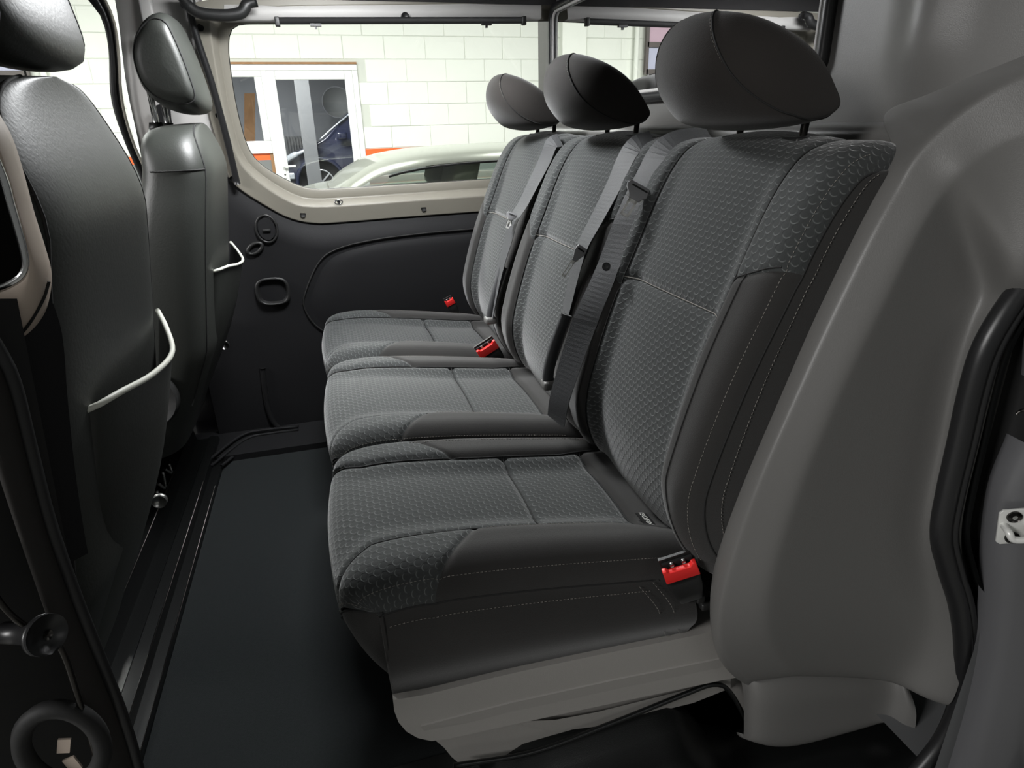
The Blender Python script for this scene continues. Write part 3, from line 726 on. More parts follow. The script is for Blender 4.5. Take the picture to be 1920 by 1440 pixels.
    for f in (b.ya, b.yb):
        tube('seam_line', b.line(lambda k: (.06+.86*k, f(.06+.86*k)), 110, lift=.0016), .0011, 'seam', root, n=5)
    tube('seam_line', b.line(lambda k: (tC, b.ya(tC)*(1-k)+b.yb(tC)*k), 40, lift=.0022), .0008, 'thread', root, n=5)
    tube('seam_line', b.line(lambda k: (d1(k*.085), b.y0+.012+k*(b.ya(.7)-b.y0-.012)), 40, lift=.001), .0011, 'seam', root, n=5)
    tube('seam_line', b.line(lambda k: (.10+(d1(.05)-.10)*k, b.ya(.10+.5*k)-.026), 60, lift=.0008), .0010, 'seam', root, n=5)
    for side, yy in ((0, b.y0), (1, b.y1)):
        rows = []
        for t in np.linspace(0, .93, 60):
            e = b.pt(t, yy); ex = np.array([min(.662, max(e[0]+.11, .62)) if t > .1 else .62, yy+(.012 if side == 0 else -.012), min(e[2], .905)])
            rows.append([e*(1-r_)+ex*r_+np.array([0, ((-.012 if outer < 0 else .004) if side == 0 else (.012 if outer > 0 else -.004))*math.sin(math.pi*r_), 0]) for r_ in cosgrid(10)])
        sp = grid('side_panel', rows, 'suede', root, flip=(side == 1))
        if (outer < 0 and side == 0) or (outer > 0 and side == 1) or True:
            sg = 1 if side == 0 else -1
            stitches('stitching', np.array([b.pt(t, yy+sg*.0075, .0008) for t in np.linspace(.10, .90, 160)]), sp)
            if side == 0: stitches('stitching', np.array(rows)[7:57, 2]+np.array([0, -.0012, 0]), sp)
            tube('piping_seam', np.array(rows)[4:58, 0], .0012, 'seam', sp, n=5)
    mesh('back_shell', [(.665, by0+.01, .30), (.665, by1-.01, .30), (.665, by1-.01, .912), (.665, by0+.01, .912), (.48, by0+.01, .30), (.48, by1-.01, .30)], [(0, 3, 2, 1), (4, 0, 1, 5)], 'suede', root, smooth=False)
    headrest(root, yh)
    return root, c, b
s1, c1, b1_ = rear_seat(.645, 1.040, .600, 1.040, .805, 'nearest rear seat, with the big headrest beside the grey side moulding', -1)
s2, c2, b2_ = rear_seat(1.050, 1.512, 1.048, 1.512, 1.281, 'middle rear seat between the nearest and the farthest bench seats', 0)
s3, c3, b3_ = rear_seat(1.522, 1.955, 1.520, 1.975, 1.757, 'farthest rear seat, next to the side window and dark trim', 1)
# isofix tags
def iso(cpad, root, y, x, s=1.):
    t = 0
    for tt in np.linspace(.3, 1, 400):
        if cpad.prof(cpad.cr, tt)[0] >= x: t = tt; break
    p = cpad.pt(t, y, .0015); dx = _n(cpad.pt(min(1, t+.02), y)-cpad.pt(t-.02, y)); dy = np.array([0, -1., 0])
    n = np.cross(dy, dx); R = np.array([dy, dx, n]).T
    tagp = MB().box(p+n*.001, (.040*s, .017*s, .0012), R).build('fabric_tag', 'label_black', root, smooth=False)
    text_mesh('tag_lettering', 'ISOFIX', .0105*s, p+n*.002+dy*-.006*s, dy, dx, 'label_white', tagp)
iso(c1, s1, .735, .415, 1.15); iso(c3, s3, 1.66, .40, .8)

# ------------------------------------------------------------------ bench base
base = empty('bench_base', (.25, 1.3, 0), 'grey moulded plastic base running under the rear bench cushions', 'seat base')
def xz(pts, y): return [atY(*p, y) for p in pts]
outl = xz([(736, 1306), (738, 1325), (748, 1350), (768, 1370), (795, 1380), (830, 1380), (960, 1352), (1150, 1312), (1360, 1268), (1420, 1255), (1420, 1160), (1310, 1184), (1150, 1216), (960, 1256), (800, 1295)], .640)
P = spline(outl, 60, True)
mid_ = P.mean(axis=0)
rows = []
for y, k in [(.665, .96), (.652, .985), (.644, .997), (.640, 1.0)]:
    rows.append([np.array([mid_[0]+(p[0]-mid_[0])*(1-(1-k)*.15), y-.006, mid_[2]+(p[2]-mid_[2])*k]) for p in P])
rows = rows[::-1]
rings = rows+[[np.array([p[0], 1.97, p[2]]) for p in P]]
o = grid('base_tray', rings, 'base_plastic', base, cv=True)
mesh('base_side', [tuple(p) for p in rings[0]]+[tuple(np.mean(rings[0], axis=0))], [(i, (i+1) % 60, 60) for i in range(60)], 'base_plastic', base, smooth=False)
# moulded crease of the tray
fl = np.array(xz([(790, 1362), (960, 1318), (1150, 1276), (1350, 1236)], .632)); fb = np.array(xz([(800, 1379), (960, 1350), (1150, 1310), (1370, 1264)], .636))
grid('tray_flange', [fl+np.array([0, .004, .002]), fl, fb, fb+np.array([0, .03, 0])], 'base_plastic', base, smooth=False)
ped = xz([(815, 1370), (828, 1395), (850, 1422), (880, 1434), (1000, 1405), (1150, 1350), (1280, 1300), (1340, 1280), (1372, 1300), (1420, 1370), (1440, 1380), (1440, 1240), (1340, 1260), (1000, 1335)], .675)
P2 = spline(ped, 60, True)
rings = [[np.array([p[0], .675, p[2]]) for p in P2], [np.array([p[0]-.004, .69, p[2]]) for p in P2], [np.array([p[0], 1.93, p[2]]) for p in P2]]
grid('pedestal', rings, 'base_plastic', base, cv=True)
mesh('pedestal_side', [tuple(p) for p in rings[0]]+[tuple(np.mean(rings[0], axis=0))], [(i, (i+1) % 60, 60) for i in range(60)], 'base_plastic', base, smooth=False)
grid('pedestal_scallop', [xz([(960, 1345), (985, 1362), (1040, 1372), (1120, 1362), (1300, 1318), (1370, 1290)], .668), xz([(960, 1345), (985, 1352), (1040, 1350), (1120, 1335), (1300, 1290), (1370, 1268)], .662)], 'base_plastic', base)
for y in (1.02, 1.5):
    MB().box((.16, y, .10), (.14, .05, .20)).build('leg', 'matte_black', base, bevel=.015)
V, F = tube_geo(spline([atY(*p, .655) for p in [(850, 1436), (1000, 1410), (1150, 1355), (1280, 1303), (1340, 1283), (1372, 1302), (1410, 1372)]], 60), .004, 8); mesh('base_bead', V, F, 'gloss_black', base)

# ------------------------------------------------------------------ seat belts
def crest_x(z): return float(np.interp(z, [p[1] for p in B_CREST[2:11]], [p[0] for p in B_CREST[2:11]]))
def onback(px, py, off=.006):
    return march(px, py, lambda p: p[0]+off-crest_x(min(p[2], .924)) if p[2] < .925 else -1)
def ribbon_geo(P, W, th=.0012):
    V = []
    for p, w_ in zip(P, W):
        n = _n(np.cross(w_, [0, 0, 1.])+1e-6)
        V += [p-w_/2-n*th/2, p+w_/2-n*th/2, p+w_/2+n*th/2, p-w_/2+n*th/2]
    F = gridfaces(len(P), 4, False, True); F += [(0, 1, 2, 3), tuple(range(len(V)-4, len(V)))[::-1]]
    return V, F
def belt(name, pts, wid, label, tongue_at, tongue_dir, parent=None):
    """pts: (px, py, Y) ; wid: image-width in px at each point turned into a world vector"""
    P0 = [atY(a, b, y) for a, b, y in pts]
    P = spline(P0, 70)
    Wk = spline([(w_, 0, 0) for w_ in wid], 70)[:, 0]
    W = []
    for i in range(len(P)):
        t = _n(P[min(i+1, 69)]-P[max(i-1, 0)]); view = _n(P[i]-CAM)
        s = _n(np.cross(t, view)); yv = np.array([0, 1., 0]); yv = _n(yv-t*np.dot(yv, t))
        if np.dot(yv, s) < 0: yv = -yv
        flat = yv*.047
        # turn the strap about its own run until its apparent width agrees
        vis = abs(np.dot(flat, s)); z_ = np.dot(M.T @ (P[i]-CAM), [0, 0, 1]); want = min(.046, Wk[i]*z_/F_PX)
        ca = max(-1, min(1, want/.047)); d = _n(np.cross(t, s))
        W.append((s*ca+d*math.sqrt(max(0, 1-ca*ca)))*.047)
    r0 = empty(name, P[-1], label, 'seat belt', 'rear seat belts')
    V, F = ribbon_geo(P, np.array(W)); mesh('webbing', V, F, 'webbing', r0, smooth=False)
    return r0, P
belt1, PB1 = belt('seat_belt', [(1330, 252, .99), (1268, 262, 1.0), (1235, 285, 1.005), (1212, 330, 1.0), (1186, 385, .995), (1160, 450, .99), (1128, 530, .985), (1098, 600, .985), (1070, 680, .985), (1050, 745, .99), (1042, 790, 1.0)], [30, 40, 44, 42, 40, 44, 46, 46, 44, 40, 34], 'grey seat belt with a silver tongue and round stop button on the nearest seat', 0, 0)
belt2, PB2 = belt('seat_belt', [(1225, 262, 1.10), (1192, 272, 1.105), (1172, 300, 1.105), (1150, 350, 1.10), (1118, 412, 1.10), (1092, 462, 1.10), (1078, 510, 1.10), (1062, 580, 1.10), (1044, 650, 1.105), (1032, 720, 1.11)], [34, 32, 28, 22, 18, 14, 10, 10, 12, 14], 'narrow grey seat belt between the nearest and middle seats, tongue hanging halfway', 0, 0)
belt3, PB3 = belt('seat_belt', [(1050, 262, 1.525), (1034, 270, 1.528), (1022, 300, 1.525), (1002, 340, 1.52), (982, 380, 1.515), (963, 412, 1.512), (953, 450, 1.512), (940, 495, 1.515), (930, 540, 1.52), (921, 592, 1.525)], [24, 22, 18, 16, 15, 13, 9, 8, 8, 8], 'narrow grey seat belt between the middle and farthest seats', 0, 0)
def tongue(parent, top, tip, wpx, y, dy=-.004):
    """T-shaped steel tongue: dark moulded head + slotted blade"""
    a = atY(*top, y+dy); b = atY(*tip, y+dy*2); d = _n(b-a); L_ = np.linalg.norm(b-a)
    vw = _n((a+b)/2-CAM); s = _n(np.cross(d, vw)); n = np.cross(s, d)
    w_ = wpx*np.dot(M.T @ (a-CAM), [0, 0, 1])/F_PX
    hd = [(-.5, .02), (-.42, -.10), (.42, -.10), (.5, .02), (.46, .14), (.28, .30), (.20, .42), (-.20, .42), (-.28, .30), (-.46, .14)]
    prism('tongue_head', [a+s*w_*u+d*L_*v-n*.003 for u, v in hd], n*.006, 'tongue_grey', parent, bevel=.0012)
    rim = spline([a+s*w_*u+d*L_*v-n*.003 for u, v in [(-.5, .0), (-.45, .16), (-.27, .30), (-.19, .42)]], 12)
    bl = MB(); bw = w_*.34; bt = .0022
    R = np.array([s, d, n]).T
    c0 = a+d*L_*.68
    for sg in (-1, 1): bl.box(c0+s*sg*bw*.38, (bw*.24, L_*.62, bt), R)
    bl.box(a+d*L_*.45, (bw, L_*.16, bt), R); bl.box(a+d*L_*.965, (bw, L_*.08, bt), R); bl.box(a+d*L_*.30, (w_*.6, L_*.2, bt*.8), R)
    bl.build('tongue_blade', 'zinc', parent, smooth=False)
    slot = MB().box(a+s*0+d*L_*.02-n*.0034, (w_*.62, L_*.05, .001), R).build('tongue_slot', 'seam', parent, smooth=False)
tongue(belt1, (1200, 353), (1170, 404), 52, .985)
tongue(belt2, (1090, 468), (1056, 518), 22, 1.085)
tongue(belt3, (960, 402), (951, 428), 20, 1.50)
q = atY(1137, 500, .968)
MB().cyl(q, q+_n(CAM-q)*.004, .0072, 20).build('stop_button', 'webbing', belt1)
q = atY(955, 418, 1.50)
MB().cyl(q, q+_n(CAM-q)*.004, .007, 16).build('stop_button', 'steel', belt3)

def buckle(px, py, y, sc_, axis_px, label, width=.044):
    """push-button buckle: black body, red press button with notch, metal latch inside"""
    top = atY(px, py, y); bot = atY(px+axis_px[0], py+axis_px[1], y+.012*sc_)
    d = _n(bot-top); vw = _n(top-CAM); s = _n(np.cross(d, vw)); 
    if s[0] < 0: s = -s
    n = _n(np.cross(s, d)); n = n if np.dot(n, vw) < 0 else -n          # towards the camera
    root = empty('seat_belt_buckle', bot, label, 'buckle', 'red seat belt buckles')
    def pnt(u, v, h): return top+s*u*sc_+d*v*sc_+n*h*sc_
    W = width/2*1.06; Lb = .086
    sec = []
    for v, ww, hh in [(.025, W, .011), (.034, W*1.02, .0125), (.05, W, .012), (.066, W*.9, .010), (Lb, W*.72, .007)]:
        ring = []
        for a in np.linspace(0, 2*math.pi, 24, endpoint=False):
            ca, sa = math.cos(a), math.sin(a)
            ring.append(pnt(ww*np.sign(ca)*abs(ca)**.35, v, hh*np.sign(sa)*abs(sa)**.5))
        sec.append(ring)
    V = [p for r_ in sec for p in r_]; F = gridfaces(len(sec), 24, False, True)+[tuple(range(24))[::-1], tuple(range(96, 120))]
    mesh('body', V, F, 'black_plastic', root)
    # dark throat with back wall
    R = np.array([s, d, n]).T
    MB().box(pnt(0, .008, -.008), np.array([W*2.0, .024, .004])*sc_, R).build('throat', 'black_plastic', root, smooth=False)
    MB().box(pnt(0, .010, -.003), np.array([W*1.8, .018, .004])*sc_, R).build('latch_slot', 'matte_black', root, smooth=False)
    ol = [(-W, .001), (-W*.78, .001), (-W*.62, .006), (W*.62, .006), (W*.78, .001), (W, .001), (W*1.02, .027), (-W*1.02, .027)]
    prism('press_button', [pnt(u, v, .003) for u, v in ol], n*.0085*sc_, 'red', root, bevel=.001*sc_)
    for u in (-.35, .35):
        q = pnt(W*u, .003, -.001); MB().cyl(q, q+n*.004*sc_, .003*sc_, 10).build('latch_pin', 'steel', root)
    return root, pnt
bk, pn = buckle(1269, 1052, .615, 1.0, (30, 80), 'black seat belt buckle with a bright red button beside the nearest cushion')
V, F = tube_geo(spline([pn(.008, .072, 0), pn(.010, .085, -.002), pn(.012, .10, -.004), pn(.014, .115, -.008)], 20), .0045, 8); mesh('cable', V, F, 'matte_black', bk)
MB().box(pn(.012, .095, 0), (.012, .010, .012)).build('cable_clip', 'black_plastic', bk, bevel=.002)
MB().box(pn(.018, .118, -.004), (.022, .016, .012)).build('anchor', 'black_plastic', bk, bevel=.003)
buckle(908, 645, 1.50, 1.0, (22, 34), 'red topped buckle standing between the middle and farthest cushions', .052)
buckle(840, 560, 1.93, .8, (12, 22), 'small dim buckle at the far end of the bench by the dark trim', .034)
# dark belt reel covers / belt stubs low between the backrests
for pts, y, r_, lab in [([(1062, 590), (1040, 650), (1028, 700), (1030, 720)], 1.06, .009, 'folded black belt sleeve low between the nearest and middle seats'), ([(944, 500), (930, 545), (920, 585), (919, 600)], 1.52, .008, 'folded black belt sleeve low between the middle and farthest seats')]:
    P = spline([atY(a, b, y) for a, b in pts], 24)
    e = empty('belt_sleeve', P[-1], lab, 'belt sleeve', 'belt sleeves')
    V, F = tube_geo(P, r_*.8, 8, ry=r_*1.3); mesh('sleeve', V, F, 'webbing', e)
    MB().box(P[-1], (.03, .03, .018)).build('sleeve_end', 'grey_plastic', e, bevel=.006)

# ------------------------------------------------------------------ FRONT SEATS
def front_seat(yc, label, near, dz, hdx, hdz):
    root = empty('front_seat', (-.35, yc, .10), label, 'car seat', 'two front seats')
    def xr(z): return -.232-(.83-z)*.17-.10*smooth01((z-.86)/.16)*.5-.28*max(0, .48-z)       # rear face
    lv = [(.24, .225, .09), (.32, .232, .095), (.45, .236, .095), (.60, .236, .09), (.72, .232, .085), (.80, .224, .078), (.86, .212, .072), (.91, .203, .068), (.945, .184, .062), (.968, .152, .054), (.982, .100, .038), (.988, .012, .012)]
    zs = spline([(a+(dz*smooth01((a-.3)/.4)), b, c_) for a, b, c_ in lv], 48)
    rows = []
    n_ = 4.6
    for z, hw, hd in zs:
        row = []
        for a in np.linspace(0, 2*math.pi, 64, endpoint=False):
            ca, sa = math.cos(a), math.sin(a)
            x = xr(z)-hd+hd*np.sign(ca)*abs(ca)**(2/n_)-.012*(abs(sa)**3 if ca > 0 else 0)
            row.append((x, yc+hw*np.sign(sa)*abs(sa)**(2/n_), z))
        rows.append(row)
    rows = np.array(rows)
    b = grid('backrest', rows, 'leather', root, cv=True)
    for k in (7, 57):
        tube('piping_seam', rows[6:44, k]*1.0, .002, 'seam', b, n=6)
    k0 = 57
    tube('cross_seam', [rows[34, i % 64]+np.array([0, -.001 if i > 32 else 0, 0]) for i in range(45, 58)], .0016, 'seam', b, n=5)
    # headrest
    hp = [atY(px, py, 1.62) for px, py in [(262, 112), (266, 70), (285, 36), (310, 21), (335, 30), (352, 60), (371, 104), (388, 150), (402, 195), (399, 215), (375, 221), (340, 216), (305, 198), (278, 165)]]
    hx = -.30; hwid = .125
    hx += hdx; pr = spline([(p_[0]+hdx, 0, p_[2]+hdz) for p_ in hp], 40, True); piv = pr.mean(axis=0)
    R_ = []
    for th in np.linspace(-math.pi/2, math.pi/2, 27):
        k = max(0, math.cos(th))**.30
        R_.append([piv*(1-k)+p*k+np.array([0, yc+hwid*math.sin(th), 0]) for p in pr])
    h = grid('headrest', R_, 'leather', root, cv=True)
    for i in (4, 22):
        tube('piping_seam', np.array(R_[i])+np.array([0, -.001 if i < 10 else .001, 0]), .0018, 'seam', h, n=5, closed=True)
    for d in (-.06, .06):
        V, F = tube_geo([(hx-.012, yc+d, .94+dz), (hx-.010, yc+d, 1.03+hdz)], .0065, 12); mesh('headrest_post', V, F, 'chrome', root)
        MB().cyl((hx-.012, yc+d, .972+dz), (hx-.012, yc+d, .990+dz), .018, 20, .013).build('post_guide', 'black_plastic', root)
    # map pocket with pale elastic edge, gaping a little
    ed = spline([atX(px, py, x_)+np.array([0, yc-.82, 0 if near else -.035]) for (px, py), x_ in zip([(293, 585), (310, 620), (320, 665), (285, 705), (220, 742), (160, 775), (115, 780)], [-.268, -.246, -.226, -.226, -.238, -.258, -.285])], 30)
    rows = []
    for q in np.linspace(0, 1, 10):
        rows.append([(e[0]*(1-q)+(xr(.34)+.004-.03*abs(2*k_-1)**4)*q+.012*math.sin(math.pi*q), e[1], e[2]*(1-q)+.34*q) for e, k_ in zip(ed, np.linspace(0, 1, 30))])
    p = grid('map_pocket', rows, 'leather', root)
    tube('pocket_edge', ed, .0036, 'piping', p, n=8)
    # seat base and recliner cover
    MB().box((-.74, yc, .27), (.52, .46, .15)).build('seat_cushion', 'leather', root, bevel=.04)
    MB().box((-.76, yc, .14), (.36, .36, .12)).build('seat_box', 'matte_black', root, bevel=.01)
    for sg in (-1, 1):
        c0 = (-.44, yc+sg*.24, .40); V, F = tube_geo([(c0[0], c0[1], c0[2]), (c0[0], c0[1]+sg*.018, c0[2])], [.07, .064], 32); mesh('recliner_cover', V, F, 'matte_black', root)
        MB().box((-.52, yc+sg*.235, .26), (.14, .018, .14), rotm('Y', .25)).build('side_valance', 'matte_black', root, bevel=.006)
    MB().cyl((-.34, yc+.245, .36), (-.34, yc+.255, .36), .012, 20).build('recliner_bolt', 'steel', root)
    return root
front_seat(.83, 'near front seat with black leather backrest, seen from behind at the left edge', True, .020, -.033, .032)
front_seat(1.725, 'far front seat with tall oval leather headrest in front of the pillar', False, -.015, -.022, .008)
# hanging seat belt behind the near front seat
P = spline([atY(*p, .60) for p in [(40, 560), (66, 640), (78, 760), (92, 880), (108, 985), (122, 1060)]], 30)
e = empty('seat_belt', P[-1], 'dark seat belt hanging beside the near front seat at the left', 'seat belt')
V, F = ribbon_geo(P, np.array([[.030, .03, .0]]*30)); mesh('webbing', V, F, 'trim_dark', e, smooth=False)

# ------------------------------------------------------------------ GARAGE
GY = 8.0; GZ = -.55
gfl = MB().box((0, 3.5, GZ-.05), (16, 15, .1)).build('garage_floor', 'concrete', None, smooth=False); tag(gfl, kind='structure')
wall_g = empty('wall_garage', (0, GY, GZ), kind='structure')
S0 = atY(700, 279, GY)[2]; S1 = atY(700, 293, GY)[2]           # orange stripe
CH = .232; BW = .455
bm_ = MB()
DX0, DX1, DZT = atY(380, 120, GY)[0]-.25, atY(668, 118, GY)[0], atY(560, 117, GY)[2]
# blocks: one shared mesh, laid in courses above the stripe, leaving out the door opening
def block_mesh(wd):
    b = bmesh.new(); bmesh.ops.create_cube(b, size=1)
    for v in b.verts: v.co = Vector((v.co.x*(wd-.008), v.co.y*.10, v.co.z*(CH-.008)))
    bmesh.ops.bevel(b, geom=list(b.edges), offset=.004, segments=1, affect='EDGES')
    me = bpy.data.meshes.new('block'); b.to_mesh(me); b.free(); me.materials.append(MATS['block_white']); return me
BM = {}
z0 = S0+.004
NB = 0
for r_ in range(9):
    zc = z0+CH*(r_+.5); x = -4.6+(BW/2 if r_ % 2 else 0)
    while x < 4.6:
        a, b_ = x, x+BW; x += BW
        inz = zc-CH/2 < DZT-.02
        if inz and b_ > DX0 and a < DX1:
            if a < DX0-.1: b_ = DX0
            elif b_ > DX1+.1: a = DX1
            else: continue
        wd = round(b_-a, 2)
        if wd not in BM: BM[wd] = block_mesh(wd)
        o = bpy.data.objects.new('block', BM[wd]); COL.objects.link(o); o.parent = wall_g
        o.location = ((a+b_)/2, .05+random.uniform(-.0015, .0015), zc-GZ); NB += 1
# mortar backing and plain upper / lower wall
def wbox(nm, x0, x1, za, zb, y, th, m_): return MB().box(((x0+x1)/2, y+th/2, (za+zb)/2), (x1-x0, th, zb-za)).build(nm, m_, wall_g, smooth=False)
wbox('mortar_bed', -8, DX0, S0, 5, GY+.006, .1, 'mortar'); wbox('mortar_bed', DX1, 8, S0, 5, GY+.006, .1, 'mortar'); wbox('mortar_bed', DX0, DX1, DZT, 5, GY+.006, .1, 'mortar')
wbox('upper_wall', -8, 8, z0+9*CH, 5, GY-.002, .02, 'block_white')
for a, b_ in ((-8, DX0), (DX1, 8)):
    wbox('painted_stripe', a, b_, S1, S0, GY-.002, .05, 'orange'); wbox('dado_wall', a, b_, GZ, S1, GY, .05, 'garage_grey')
wbox('pilaster', -1.82, -1.52, GZ, 5, GY-.10, .10, 'block_white')
MB().cyl((-2.5, GY-.06, S0), (-2.5, GY-.06, 4), .03, 12).build('conduit', 'block_white', wall_g)
# strip window with tinted panes on the left
win = empty('window_4', (-4.6, GY-.05, 1.0), kind='structure')
for i in range(4):
    z = 1.53+i*.30
    MB().box((-2.83, GY-.06, z+.155), (.34, .02, .25)).build('pane', 'blind_pink' if i % 2 else 'blind_lilac', win, smooth=False)
    MB().box((-2.83, GY-.07, z), (.40, .05, .055)).build('glazing_bar', 'blind_bar', win, smooth=False)
for x in (-3.03, -2.63): MB().box((x, GY-.07, 2.1), (.04, .05, 1.2)).build('glazing_bar', 'blind_bar', win, smooth=False)
MB().box((-3.24, GY-.07, 2.1), (.08, .06, 1.6)).build('dark_post', 'blind_bar', win, smooth=False)

# white glazed door and side light
def gd(px, py, off=.0): return atY(px, py, GY+off)
door = empty('door_1', (.1, GY, GZ), kind='structure')
xL, xR = DX0, DX1
xs0 = gd(505, 200)[0]; xs1 = gd(664, 200)[0]
def fr(nm, x0, x1, z0_, z1_, d0=-.02, d1=.06, m_='upvc', bev=.006):
    return MB().box(((x0+x1)/2, GY+(d0+d1)/2, (z0_+z1_)/2), (x1-x0, d1-d0, z1_-z0_)).build(nm, m_, door, bevel=bev, smooth=bev > 0)
zt = DZT-.02
fr('frame_head', xL, xR, zt-.06, zt); fr('frame_jamb', xR-.06, xR, GZ, zt-.061); fr('frame_mullion', xs0-.035, xs0+.02, GZ, zt-.061)
MB().box(((xL+xR)/2, GY, DZT-.008), (xR-xL, .05, .022)).build('lintel_timber', 'timber', door, smooth=False)
# door leaf
lx0, lx1 = xs0+.02, xR-.06; lz1 = zt-.065; st = .085
leaf = MB()
for a, b_, c_, d_ in [(lx0, lx0+st, GZ, lz1), (lx1-st, lx1, GZ, lz1), (lx0+st+.001, lx1-st-.001, lz1-st, lz1), (lx0+st+.001, lx1-st-.001, GZ, GZ+.12)]:
    fr('leaf_rail', a, b_, c_, d_, -.03, .04)
fr('pane', lx0+st, lx1-st, GZ+.12, lz1-st, .0, .006, 'glass_office', 0)
hz_ = gd(545, 311)
MB().box((lx0+.04, GY-.036, hz_[2]-.03), (.03, .012, .20)).build('handle_plate', 'upvc', door, bevel=.004)
MB().box((lx0+.10, GY-.075, hz_[2]), (.14, .018, .02)).box((lx0+.04, GY-.055, hz_[2]), (.02, .05, .02)).build('handle', 'upvc', door, bevel=.004)
MB().cyl((lx0+.04, GY-.045, hz_[2]-.09), (lx0+.04, GY-.04, hz_[2]-.09), .009, 12).build('key_cylinder', 'dark_steel', door)
# side light
tz_ = gd(470, 265)[2]
fr('side_rail', xL+.071, xs0-.036, zt-.12, zt-.062); fr('side_rail', xL+.071, xs0-.036, tz_-.13, tz_); fr('side_rail', xs0-.11, xs0-.036, tz_+.001, zt-.121); fr('side_rail', xL, xL+.07, GZ, zt-.061)
fr('pane', xL+.07, xs0-.11, tz_, zt-.12, 0, .006, 'glass_office', 0)
fr('panel_stripe', xL+.07, xs0-.06, S1, S0, .01, .03, 'orange', 0); fr('lower_panel', xL+.07, xs0-.06, GZ, S1, .01, .03, 'garage_grey', 0); fr('panel_post', xs0-.07, xs0-.035, GZ, tz_-.13, -.0, .03, 'timber', 0)

# office behind the glazing
off_ = empty('wall_office', (0, 10, GZ), kind='structure')
RX0, RX1, RY1 = -2.6, 2.4, 13.5
o_ = MB()
o_.add([(RX0, RY1, GZ), (RX1, RY1, GZ), (RX1, RY1, 2.4), (RX0, RY1, 2.4)], [(0, 1, 2, 3)]); o_.add([(RX0, GY+.12, GZ), (RX0, RY1, GZ), (RX0, RY1, 2.4), (RX0, GY+.12, 2.4)], [(0, 1, 2, 3)])
o_.add([(RX1, GY+.12, GZ), (RX1, RY1, GZ), (RX1, RY1, 2.4), (RX1, GY+.12, 2.4)], [(0, 1, 2, 3)]); o_.add([(RX0, GY+.12, 2.4), (RX1, GY+.12, 2.4), (RX1, RY1, 2.4), (RX0, RY1, 2.4)], [(0, 1, 2, 3)])
o_.build('office_walls', 'room_grey', off_, smooth=False)
p0 = atY(578, 250, 11.5); MB().box((p0[0], 11.6, .9), (.22, .3, 2.9)).build('column', 'room_dark', off_, smooth=False)
pp = [gd(458, 175, .9), gd(478, 175, .9), gd(478, 270, .9), gd(458, 270, .9)]
wp = prism('notice_board', pp, (0, .03, 0), 'timber', None, smooth=False); tag(wp, 'brown timber board seen through the side light beside the white door', 'board')
cc = atY(632, 192, 12.6)
ck = empty('wall_disc', cc, 'pale round disc on the office wall behind the door glass', 'disc')
MB().cyl(cc, cc+np.array([0, .05, 0]), .25, 40).build('disc_face', 'garage_grey', ck)
V, F = tube_geo([cc+np.array([.25*math.cos(a), 0, .25*math.sin(a)]) for a in np.linspace(0, 2*math.pi, 40, endpoint=False)], .012, 6, True); mesh('disc_rim', V, F, 'room_grey', ck)
rad = empty('radiator', atY(548, 255, 13.2), 'ribbed radiator standing behind the door glass', 'radiator')
rp = atY(548, 238, 13.42)
for i in range(8): MB().box((rp[0]-.14+i*.05, 13.42, .55), (.035, .08, .62)).build('fin', 'room_dark', rad, bevel=.01)
li = bpy.data.lights.new('office_fill', 'AREA'); li.energy = 260; li.size = 1.2; lo_ = bpy.data.objects.new('office_fill', li); COL.objects.link(lo_); lo_.location = (-.6, 10.2, 2.35)  # unseen fill light, added to brighten the room behind the glazing

def wheel(root, c, r, ydir, spokes=10):
    wroot = MB().cyl(np.array(c)+np.array([0, -.10*ydir, 0]), np.array(c)+np.array([0, .10*ydir, 0]), r, 40).build('tyre', 'tyre', root)
    rim = MB(); face = np.array(c)+np.array([0, -.102*ydir, 0])
    V, F = tube_geo([face+np.array([r*.66*math.cos(a), 0, r*.66*math.sin(a)]) for a in np.linspace(0, 2*math.pi, 40, endpoint=False)], r*.035, 6, True); rim.add(V, F)
    for k in range(spokes):
        a = 2*math.pi*k/spokes; d = np.array([math.cos(a), 0, math.sin(a)])
        R = np.array([d, [0, 1, 0], np.cross(d, [0, 1, 0])]).T
        rim.box(face+d*r*.38, (r*.54, .025, r*.075), R)
    rim.cyl(face+np.array([0, .01, 0]), face+np.array([0, -.02*ydir, 0]), r*.12, 16)
    rim.build('alloy_rim', 'alloy', wroot, smooth=False)

# dark blue car behind the glass, stands in for a reflection, nose left
wc = atY(603, 342, 11.6)
car = empty('car', (wc[0]+.3, 11.7, GZ), 'dark blue car with silver alloy wheel, standing in for a reflection in the white glazed door', 'car')
x0 = wc[0]; zc = wc[2]; wr = .31
side = [(-.55, -.20), (-.62, .0), (-.60, .22), (-.55, .36), (-.42, .46), (-.10, .58), (.15, .70), (.45, .98), (.75, 1.16), (1.2, 1.22), (2.2, 1.2), (2.6, 1.0), (2.7, .3), (2.6, -.2)]
Ps = spline([(x0+a, 0, zc+b_) for a, b_ in side], 70)
rows = []
for y, k in [(11.62, .93), (11.60, .97), (11.62, .995), (11.75, 1.0), (12.3, 1.02), (13.1, 1.0), (13.3, .95)]:
    rows.append([np.array([x0+1+(p[0]-x0-1)*k, y+.18*smooth01((p[2]-zc-.5)/.6)*(1 if y < 12 else -1), zc+.3+(p[2]-zc-.3)*k]) for p in Ps])
grid('body', rows, 'car_blue', car)
mesh('body_side', [tuple(p) for p in rows[0]]+[(x0+1.0, 11.63, zc+.35)], [(i, i+1, 70) for i in range(69)]+[(69, 0, 70)], 'car_blue', car)
